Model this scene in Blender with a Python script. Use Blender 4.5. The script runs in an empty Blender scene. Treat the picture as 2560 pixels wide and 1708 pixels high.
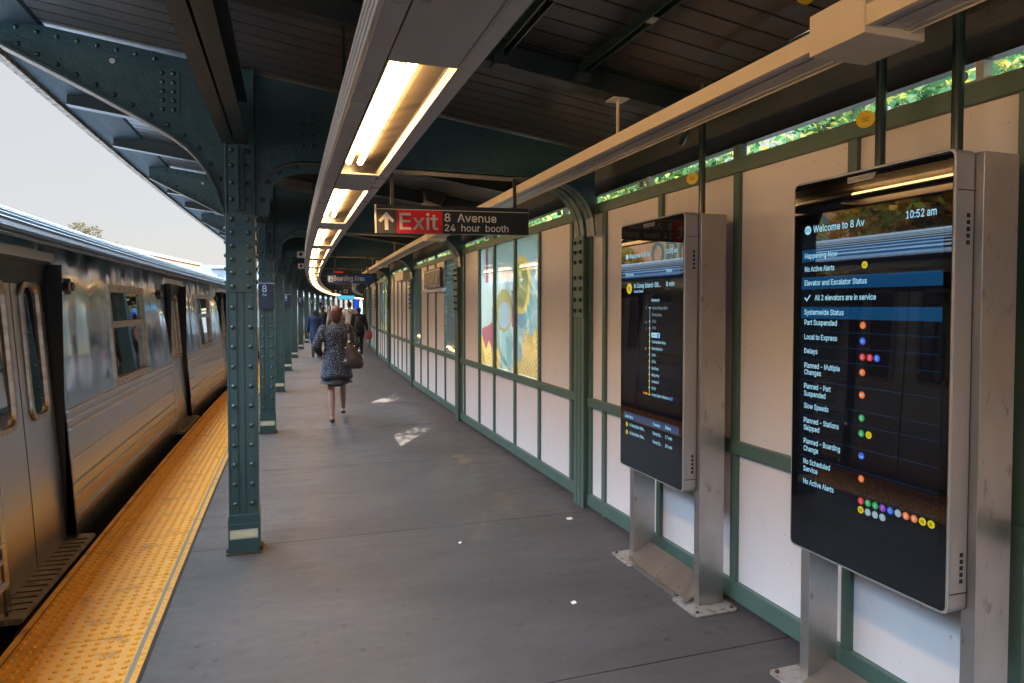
import bpy, bmesh, math, random
from mathutils import Vector, Matrix, Euler
random.seed(7)
R = math.radians
C = bpy.context.scene.collection
sc = bpy.context.scene

# ---------------------------------------------------------------- camera
H = 1.66
cam = bpy.data.objects.new('camera', bpy.data.cameras.new('camera'))
C.objects.link(cam)
cam.location = (0, 0, H)
cam.rotation_euler = (R(90 - 1.8), 0, 0)
cam.data.sensor_width = 36
cam.data.lens = 1700 / 2560 * 36
cam.data.shift_y = -35.6 / 2560
cam.data.clip_end = 2000
cam.data.clip_start = 0.05
sc.camera = cam

# ---------------------------------------------------------------- sky, sun, exposure
SUN = Vector((.387, 1.977, 1.75)).normalized()
world = bpy.data.worlds.new("World"); sc.world = world
world.use_nodes = True
nt = world.node_tree; N = nt.nodes; L = nt.links
N.clear()
out = N.new('ShaderNodeOutputWorld')
sky = N.new('ShaderNodeTexSky'); sky.sky_type = 'NISHITA'; sky.sun_disc = False
sky.sun_elevation = math.asin(SUN.z); sky.sun_rotation = math.atan2(SUN.x, SUN.y)
bg1 = N.new('ShaderNodeBackground'); bg1.inputs[1].default_value = 0.006
L.new(sky.outputs[0], bg1.inputs[0])
tc = N.new('ShaderNodeTexCoord'); sep = N.new('ShaderNodeSeparateXYZ')
L.new(tc.outputs['Generated'], sep.inputs[0])
ramp = N.new('ShaderNodeValToRGB')
L.new(sep.outputs[2], ramp.inputs[0])
cr = ramp.color_ramp
cr.elements[0].position = 0.0; cr.elements[0].color = (.0180, .0173, .0170, 1)
cr.elements[1].position = 0.36; cr.elements[1].color = (.0176, .0179, .0186, 1)
for p, c in ((.50, (.20, .27, .37, 1)), (.66, (.60, .79, 1.0, 1)), (.95, (.66, .86, 1.0, 1))):
    e = cr.elements.new(p); e.color = c
bg2 = N.new('ShaderNodeBackground'); bg2.inputs[1].default_value = 12.0
L.new(ramp.outputs[0], bg2.inputs[0])
add = N.new('ShaderNodeAddShader')
L.new(bg1.outputs[0], add.inputs[0]); L.new(bg2.outputs[0], add.inputs[1])
L.new(add.outputs[0], out.inputs[0])
sun = bpy.data.objects.new('sun', bpy.data.lights.new('sun', 'SUN'))
C.objects.link(sun)
sun.data.energy = 4.5; sun.data.angle = R(0.6); sun.data.color = (1, .90, .76)
sun.rotation_euler = (-SUN).to_track_quat('-Z', 'Y').to_euler()
sc.view_settings.view_transform = 'Standard'
sc.view_settings.look = 'None'
sc.view_settings.exposure = 1.6
sc.view_settings.gamma = 1
sc.cycles.max_bounces = 7
sc.cycles.diffuse_bounces = 4
sc.cycles.transparent_max_bounces = 12
sc.cycles.use_denoising = True
sc.cycles.sample_clamp_indirect = 1.3
sc.cycles.caustics_reflective = False
sc.cycles.caustics_refractive = False

# ---------------------------------------------------------------- the curve of the platform
X0, PHI, K = -0.2744, -0.3320, 0.0029627
RAD = 1 / K
CX = X0 + RAD * math.cos(PHI); CY = -RAD * math.sin(PHI)
def W(u, s, z=0):
    a = PHI + K * s
    return Vector((CX - (RAD - u) * math.cos(a), CY + (RAD - u) * math.sin(a), z))
def head(s): return PHI + K * s

# ---------------------------------------------------------------- materials
MATS = {}
def mat(name, col, rough=.6, metal=0, bump=None, vary=None, emit=None, spec=None, coat=0, ior=None,
        detail=6):
    """bump=(scale, strength, stretch) ; vary=(scale, colour2, amount, stretch)"""
    m = bpy.data.materials.new(name); m.use_nodes = True
    n = m.node_tree.nodes; l = m.node_tree.links
    b = n['Principled BSDF']
    b.inputs['Base Color'].default_value = (*col, 1)
    b.inputs['Roughness'].default_value = rough
    b.inputs['Metallic'].default_value = metal
    if spec is not None: b.inputs['Specular IOR Level'].default_value = spec
    if ior: b.inputs['IOR'].default_value = ior
    if coat: b.inputs['Coat Weight'].default_value = coat; b.inputs['Coat Roughness'].default_value = .05
    t = n.new('ShaderNodeTexCoord')
    def noise(scale, stretch, detail=detail):
        mp = n.new('ShaderNodeMapping'); mp.inputs['Scale'].default_value = stretch
        l.new(t.outputs['Object'], mp.inputs[0])
        x = n.new('ShaderNodeTexNoise'); x.inputs['Scale'].default_value = scale
        x.inputs['Detail'].default_value = detail
        l.new(mp.outputs[0], x.inputs[0]); return x
    colsock = None
    if vary:
        for v in (vary if isinstance(vary, list) else [vary]):
            x = noise(v[0], v[3])
            r = n.new('ShaderNodeMapRange'); r.inputs['From Min'].default_value = v[4] if len(v) > 4 else .35
            r.inputs['From Max'].default_value = v[5] if len(v) > 5 else .7
            r.inputs['To Max'].default_value = v[2]
            l.new(x.outputs[0], r.inputs[0])
            mx = n.new('ShaderNodeMix'); mx.data_type = 'RGBA'
            l.new(r.outputs[0], mx.inputs[0])
            if colsock: l.new(colsock, mx.inputs[6])
            else: mx.inputs[6].default_value = (*col, 1)
            mx.inputs[7].default_value = (*v[1], 1)
            colsock = mx.outputs[2]
        l.new(colsock, b.inputs['Base Color'])
        r2 = n.new('ShaderNodeMapRange'); l.new(x.outputs[0], r2.inputs[0])
        r2.inputs['To Min'].default_value = max(0, rough - .12); r2.inputs['To Max'].default_value = min(1, rough + .15)
        l.new(r2.outputs[0], b.inputs['Roughness'])
    if bump:
        prev = None
        for bb in (bump if isinstance(bump, list) else [bump]):
            x = noise(bb[0], bb[2])
            bp = n.new('ShaderNodeBump'); bp.inputs['Strength'].default_value = bb[1]
            bp.inputs['Distance'].default_value = bb[3] if len(bb) > 3 else .01
            l.new(x.outputs[0], bp.inputs['Height'])
            if prev: l.new(prev.outputs[0], bp.inputs['Normal'])
            prev = bp
        l.new(prev.outputs[0], b.inputs['Normal'])
    if emit:
        b.inputs['Emission Color'].default_value = (*emit[0], 1)
        b.inputs['Emission Strength'].default_value = emit[1]
        if emit[1] < 2: m.cycles.emission_sampling = 'NONE'
    MATS[name] = m
    return m
M = {}
one = (1, 1, 1)
M['green_dark'] = mat('steel_paint_dark_green', (.018, .056, .062), .36, bump=[(9, .25, one, .02), (90, .45, one, .004)],
                      vary=[(3, (.035, .075, .070), .6, one), (45, (.012, .03, .03), .5, one, .55, .75), (7, (.075, .045, .03), .8, (1, 1, .35), .66, .74), (22, (.05, .09, .088), .6, one, .66, .72)], spec=.6)
M['beam_dark'] = mat('beam_paint_black_green', (.012, .022, .020), .42, bump=(60, .4, one, .004),
                     vary=[(4, (.035, .034, .026), .8, one)])
M['flange'] = mat('beige_flange', (.24, .22, .18), .7, bump=(60, .5, one, .004), vary=(14, (.15, .13, .11), .8, one))  # mottled beige, paler than the bracket paint
M['edge_dark'] = mat('edge_beam_paint', (.008, .018, .024), .75, bump=(40, .3, one, .004))
M['roof'] = mat('ceiling_deck', (.060, .055, .052), .34, bump=(30, .2, one, .004),
                vary=[(2.2, (.11, .095, .085), .8, (1, .5, 1)), (40, (.02, .02, .02), .6, one, .6, .75)])
M['fascia'] = mat('roof_edge_concrete', (.62, .52, .42), .85, bump=(50, .6, one, .006), vary=(18, (.13, .11, .09), .9, one))
M['wall_green'] = mat('wall_frame_green', (.070, .128, .104), .45, bump=(30, .15, one, .003),
                      vary=[(5, (.085, .15, .125), .7, one), (60, (.03, .07, .055), .5, one, .6, .8)])
M['kerb_blue'] = mat('kerb_blue', (.03, .10, .16), .6)
M['panel'] = mat('white_panel', (.80, .77, .76), .32, bump=(2.5, .12, one, .02),
                 vary=[(1.3, (.74, .71, .71), .6, one), (11, (.64, .61, .58), .4, one, .60, .8), (5, (.58, .54, .50), .4, (1, 1, .12), .62, .78), (38, (.25, .22, .20), .6, one, .69, .74)])
M['dark_gap'] = mat('dark_gap', (.01, .01, .01), .9)
M['dome'] = mat('tactile_dome', (.84, .38, .004), .4, vary=(9, (.55, .24, .03), .6, one, .5, .8))
M['tactile'] = mat('tactile_yellow', (.80, .40, .055), .5, bump=(60, .3, one, .003),
                   vary=[(2.5, (.70, .35, .04), .7, (1, .4, 1)), (7, (.22, .11, .045), .75, (1, 1, 1), .54, .72), (1.5, (.62, .36, .14), .6, (3, .3, 1), .5, .8)])
M['edge_metal'] = mat('strip_edge_metal', (.22, .20, .15), .5, metal=.3)
M['joint'] = mat('joint_dark', (.035, .032, .03), .9)
M['steel'] = mat('brushed_steel', (.48, .46, .43), .34, metal=.9, bump=(60, .1, (1, 1, .06), .003),
                 vary=[(5, (.34, .32, .30), .8, (1, 1, .6)), (26, (.15, .14, .13), .7, (1, 1, .5), .62, .75)])
M['plate'] = mat('base_plate_steel', (.40, .37, .34), .5, metal=.5, vary=(22, (.14, .12, .11), .9, one, .5, .7), bump=(40, .3, one, .004))
M['casing'] = mat('silver_casing', (.42, .42, .43), .38, metal=.35, vary=(3, (.36, .36, .37), .5, one))
M['housing'] = mat('fixture_paint_grey', (.33, .315, .31), .30, vary=(4, (.26, .25, .25), .5, one), bump=(6, .08, one, .01))
M['housing_ridge'] = mat('fixture_aluminium', (.72, .76, .80), .35, metal=.3)
M['raceway'] = mat('raceway_cream', (.62, .55, .45), .4, vary=(6, (.50, .44, .36), .6, one))
M['reflector'] = mat('lamp_reflector', (.17, .14, .10), .5, vary=(9, (.06, .05, .035), .8, (1, 1, 1), .5, .7))
M['tube'] = mat('fluorescent_tube', (.9, .85, .8), .5, emit=((1.0, .57, .225), 17.5))
M['pipe_green'] = mat('pipe_dark_green', (.014, .034, .028), .22, bump=(40, .1, one, .002))
M['tag_yellow'] = mat('tag_yellow', (.72, .50, .02), .5)
M['black_sign'] = mat('sign_black', (.012, .012, .013), .35)
M['sign_grey'] = mat('sign_dark_grey', (.06, .058, .058), .45)
M['sign_red'] = mat('sign_red', (.80, .012, .022), .4)
M['sign_white'] = mat('sign_white', (.88, .84, .78), .5)
M['sign_blue'] = mat('sign_blue', (.01, .07, .30), .4)
M['sign_navy'] = mat('sign_navy', (.012, .026, .055), .38)
M['sign_pale'] = mat('sign_pale_blue', (.50, .66, .88), .5)
M['black'] = mat('matt_black', (.012, .012, .013), .6)
M['rubber'] = mat('rubber_black', (.015, .015, .016), .5)
M['rust'] = mat('rusty_iron', (.10, .055, .035), .8, bump=(60, .5, one, .005), vary=(20, (.04, .03, .025), .9, one))
M['white_paint'] = mat('white_device', (.62, .62, .62), .4)
M['screen_glass'] = mat('screen_glass', (.004, .005, .008), .02, spec=.5, ior=1.5)
M['scr_black'] = mat('screen_black', (.003, .003, .004), .02, emit=((.03, .035, .06), .03), spec=.5, ior=1.5)
M['scr_band'] = mat('screen_blue_band', (.003, .01, .03), .02, emit=((.008, .075, .20), .19), spec=.5, ior=1.5)
M['scr_text'] = mat('screen_text', (.02, .02, .02), .5, emit=((.38, .78, 1.0), .27))
M['scr_dim'] = mat('screen_dim_text', (.02, .02, .02), .5, emit=((.30, .55, .75), .15))
for nm, c in dict(yellow=(.75, .62, .0), orange=(.85, .16, .01), blue=(.01, .10, .75), red=(.72, .012, .03), green=(.01, .34, .05),
                  purple=(.22, .02, .50), grey=(.30, .42, .50), line=(.75, .62, .05)).items():
    M['b_' + nm] = mat('bullet_' + nm, (.02, .02, .02), .4, emit=(c, .26))
M['scr_cyan'] = mat('screen_cyan', (.02, .02, .02), .4, emit=((.10, .55, .80), .33))
M['scr_blue'] = mat('screen_deep_blue', (.02, .02, .02), .4, emit=((.01, .10, .85), .3))
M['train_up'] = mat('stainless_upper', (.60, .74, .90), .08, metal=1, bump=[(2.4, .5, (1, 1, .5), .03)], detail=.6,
                    vary=(3, (.46, .51, .57), .6, one))  # bluish sheen of the reflected sky put into the steel's base colour
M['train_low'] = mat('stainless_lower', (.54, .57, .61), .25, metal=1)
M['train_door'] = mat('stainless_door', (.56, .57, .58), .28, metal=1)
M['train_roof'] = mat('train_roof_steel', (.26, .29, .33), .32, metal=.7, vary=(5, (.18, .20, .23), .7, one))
M['roof_rib'] = mat('train_roof_rib', (.50, .54, .58), .35, metal=.4)  # crests painted lit, the roof between them darker: relief put into the colour
M['rib_bright'] = mat('belt_rib_highlight', (.82, .80, .78), .22, metal=.7)  # bright lines of reflected wall and sky put into the rib colour
M['train_frame'] = mat('train_window_frame', (.50, .44, .38), .32, metal=.9, vary=(20, (.28, .20, .14), .7, one))
M['train_glass'] = mat('train_glass', (.010, .012, .013), .02, spec=.8, ior=1.7)
M['train_under'] = mat('train_underframe', (.035, .032, .03), .7, bump=(30, .4, one, .01), vary=(6, (.06, .05, .04), .8, one))
M['sill'] = mat('door_sill', (.26, .21, .17), .55, metal=.4, vary=(14, (.12, .10, .08), .8, one))
M['lamp_red'] = mat('marker_lamp', (.05, .012, .012), .3)
M['ballast'] = mat('track_ballast', (.045, .04, .036), .95, bump=(14, 1, one, .06), vary=(8, (.02, .018, .016), .8, one))
M['rail'] = mat('rail_steel', (.16, .11, .08), .5, metal=.6)
M['brick'] = mat('brick_tan', (.58, .25, .11), .9, vary=(3, (.62, .36, .20), .8, one))
M['concrete_wall'] = mat('concrete_wall', (.34, .31, .28), .9, vary=(1.2, (.22, .20, .18), .8, one), bump=(8, .4, one, .03))
M['graf_green'] = mat('graffiti_green', (.10, .19, .14), .8)
M['graf_pale'] = mat('graffiti_cream', (.62, .52, .36), .8)
M['graf_dark'] = mat('graffiti_brown', (.14, .05, .03), .8)
M['bld_white'] = mat('building_white', (.22, .23, .25), .8, vary=(2, (.17, .17, .19), .6, one))
M['bld_grey'] = mat('building_grey', (.10, .10, .105), .8)
M['bld_glass'] = mat('building_glass', (.10, .17, .22), .1, spec=.8)
M['bark'] = mat('bark', (.09, .06, .04), .9, bump=(20, .6, (1, 1, .3), .02))
M['paper'] = mat('paper_white', (.75, .75, .75), .7)
M['cream_tape'] = mat('reflective_tape', (.60, .58, .36), .5, vary=(30, (.45, .43, .30), .6, one))

def floor_mat():
    m = bpy.data.materials.new('platform_concrete'); m.use_nodes = True
    n = m.node_tree.nodes; l = m.node_tree.links; b = n['Principled BSDF']
    t = n.new('ShaderNodeTexCoord')
    rot = n.new('ShaderNodeMapping'); rot.inputs['Rotation'].default_value = (0, 0, R(-17)); l.new(t.outputs['Object'], rot.inputs[0])
    def nz(scale, st, det=8, ro=.6):
        mp = n.new('ShaderNodeMapping'); mp.inputs['Scale'].default_value = st; l.new(rot.outputs[0], mp.inputs[0])
        x = n.new('ShaderNodeTexNoise'); x.inputs['Scale'].default_value = scale; x.inputs['Detail'].default_value = det
        x.inputs['Roughness'].default_value = ro; l.new(mp.outputs[0], x.inputs[0]); return x
    a = nz(1.0, (.7, 1.5, 1)); c = nz(4.5, (.8, 2.1, 1), 12, .78); d = nz(34, (1, 1, 1), 4); e = nz(.5, (1, 1, 1), 3); g = nz(6, (1, 1, 1), 5)
    def mix(f, c1, c2, lo, hi, amt):
        r = n.new('ShaderNodeMapRange'); r.inputs[1].default_value = lo; r.inputs[2].default_value = hi; r.inputs[4].default_value = amt
        l.new(f.outputs[0], r.inputs[0]); x = n.new('ShaderNodeMix'); x.data_type = 'RGBA'; l.new(r.outputs[0], x.inputs[0])
        if isinstance(c1, tuple): x.inputs[6].default_value = (*c1, 1)
        else: l.new(c1, x.inputs[6])
        x.inputs[7].default_value = (*c2, 1); return x.outputs[2]
    k = mix(a, (.080, .073, .074), (.050, .046, .046), .38, .68, 1)
    k = mix(c, k, (.080, .076, .080), .50, .80, .55)
    k = mix(e, k, (.090, .083, .082), .5, .75, .5)
    k = mix(g, k, (.05, .046, .044), .60, .74, .7)
    vo = n.new('ShaderNodeTexVoronoi'); vo.voronoi_dimensions = '2D'; vo.inputs['Scale'].default_value = 2.3; l.new(rot.outputs[0], vo.inputs[0])
    vr = n.new('ShaderNodeMapRange'); vr.inputs[1].default_value = .045; vr.inputs[2].default_value = .028; vr.inputs[4].default_value = .7; l.new(vo.outputs['Distance'], vr.inputs[0])
    vm = n.new('ShaderNodeMix'); vm.data_type = 'RGBA'; l.new(vr.outputs[0], vm.inputs[0]); l.new(k, vm.inputs[6]); vm.inputs[7].default_value = (.028, .026, .026, 1); k = vm.outputs[2]
    h_ = nz(13, (1, 1, 1), 3); k = mix(h_, k, (.040, .037, .035), .58, .70, .6); q_ = nz(2.1, (1, 1.3, 1), 6, .7); k = mix(q_, k, (.045, .041, .040), .56, .70, .6); w_ = nz(1.6, (1, 1, 1), 9, .8); k = mix(w_, k, (.135, .126, .122), .60, .72, .5)
    k = mix(d, k, (.20, .19, .195), .64, .80, .5)
    l.new(k, b.inputs['Base Color'])
    r = n.new('ShaderNodeMapRange'); r.inputs[1].default_value = .3; r.inputs[2].default_value = .75
    r.inputs[3].default_value = .42; r.inputs[4].default_value = .75; l.new(c.outputs[0], r.inputs[0]); l.new(r.outputs[0], b.inputs['Roughness'])
    bp = n.new('ShaderNodeBump'); bp.inputs['Strength'].default_value = .35; bp.inputs['Distance'].default_value = .006
    l.new(c.outputs[0], bp.inputs['Height'])
    b2 = n.new('ShaderNodeBump'); b2.inputs['Strength'].default_value = .3; b2.inputs['Distance'].default_value = .003
    l.new(d.outputs[0], b2.inputs['Height']); l.new(bp.outputs[0], b2.inputs['Normal']); l.new(b2.outputs[0], b.inputs['Normal'])
    return m
M['floor'] = floor_mat()

def leaf_mat(name, cols, transl=.5):
    m = bpy.data.materials.new(name); m.use_nodes = True
    n = m.node_tree.nodes; l = m.node_tree.links; n.clear()
    o = n.new('ShaderNodeOutputMaterial'); g = n.new('ShaderNodeNewGeometry')
    r = n.new('ShaderNodeValToRGB'); l.new(g.outputs['Random Per Island'], r.inputs[0])
    r.color_ramp.interpolation = 'CONSTANT'
    els = r.color_ramp.elements
    for i, c in enumerate(cols):
        e = els[i] if i < 2 else els.new(i / len(cols))
        e.position = i / len(cols); e.color = (*c, 1)
    d = n.new('ShaderNodeBsdfDiffuse'); t = n.new('ShaderNodeBsdfTranslucent'); x = n.new('ShaderNodeMixShader'); x.inputs[0].default_value = transl
    l.new(r.outputs[0], d.inputs[0]); l.new(r.outputs[0], t.inputs[0]); l.new(d.outputs[0], x.inputs[1]); l.new(t.outputs[0], x.inputs[2])
    l.new(x.outputs[0], o.inputs[0]); return m
M['leaf_green'] = leaf_mat('leaves_green_yellow', [(.05, .12, .05), (.11, .19, .06), (.28, .28, .05), (.05, .10, .04), (.14, .22, .10), (.42, .32, .07), (.08, .16, .07)])
M['leaf_autumn'] = leaf_mat('leaves_autumn', [(.42, .19, .03), (.16, .19, .04), (.55, .30, .05), (.26, .26, .05), (.50, .20, .04)])

M['leaf_far'] = leaf_mat('leaves_far_autumn', [(.075, .042, .022), (.035, .042, .02), (.09, .055, .025), (.05, .05, .024)], .3)
def glass_art(name, col, transp, rough=.25, bump=True):
    """tinted art glass: part clear, part milky, with a glossy face"""
    m = bpy.data.materials.new(name); m.use_nodes = True
    n = m.node_tree.nodes; l = m.node_tree.links; n.clear()
    o = n.new('ShaderNodeOutputMaterial')
    tr = n.new('ShaderNodeBsdfTransparent'); tr.inputs[0].default_value = (*col, 1)
    tl = n.new('ShaderNodeBsdfTranslucent'); tl.inputs[0].default_value = (*[min(1, c) for c in col], 1)
    df = n.new('ShaderNodeBsdfDiffuse'); df.inputs[0].default_value = (*[c * .6 for c in col], 1)
    gl = n.new('ShaderNodeBsdfGlossy'); gl.inputs['Roughness'].default_value = .03; gl.inputs[0].default_value = (.9, .9, .9, 1)
    m1 = n.new('ShaderNodeMixShader'); m1.inputs[0].default_value = .35; l.new(tl.outputs[0], m1.inputs[1]); l.new(df.outputs[0], m1.inputs[2])
    m2 = n.new('ShaderNodeMixShader'); m2.inputs[0].default_value = transp; l.new(m1.outputs[0], m2.inputs[1]); l.new(tr.outputs[0], m2.inputs[2])
    fr = n.new('ShaderNodeFresnel'); fr.inputs[0].default_value = 1.6
    m3 = n.new('ShaderNodeMixShader'); l.new(fr.outputs[0], m3.inputs[0]); l.new(m2.outputs[0], m3.inputs[1]); l.new(gl.outputs[0], m3.inputs[2])
    l.new(m3.outputs[0], o.inputs[0]); return m
M['g_clear'] = glass_art('art_glass_milky', (.38, .45, .42), .07)
M['g_amber'] = glass_art('art_glass_amber', (.72, .48, .15), .16)
M['g_olive'] = glass_art('art_glass_olive', (.30, .28, .12), .06)
M['g_teal'] = glass_art('art_glass_teal', (.24, .44, .40), .06)
M['g_maroon'] = glass_art('art_glass_maroon', (.32, .11, .13), .06)
M['g_slate'] = glass_art('art_glass_slate', (.27, .34, .38), .06)
M['g_louvre'] = glass_art('louvre_glass', (.66, .76, .74), .22)

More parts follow.
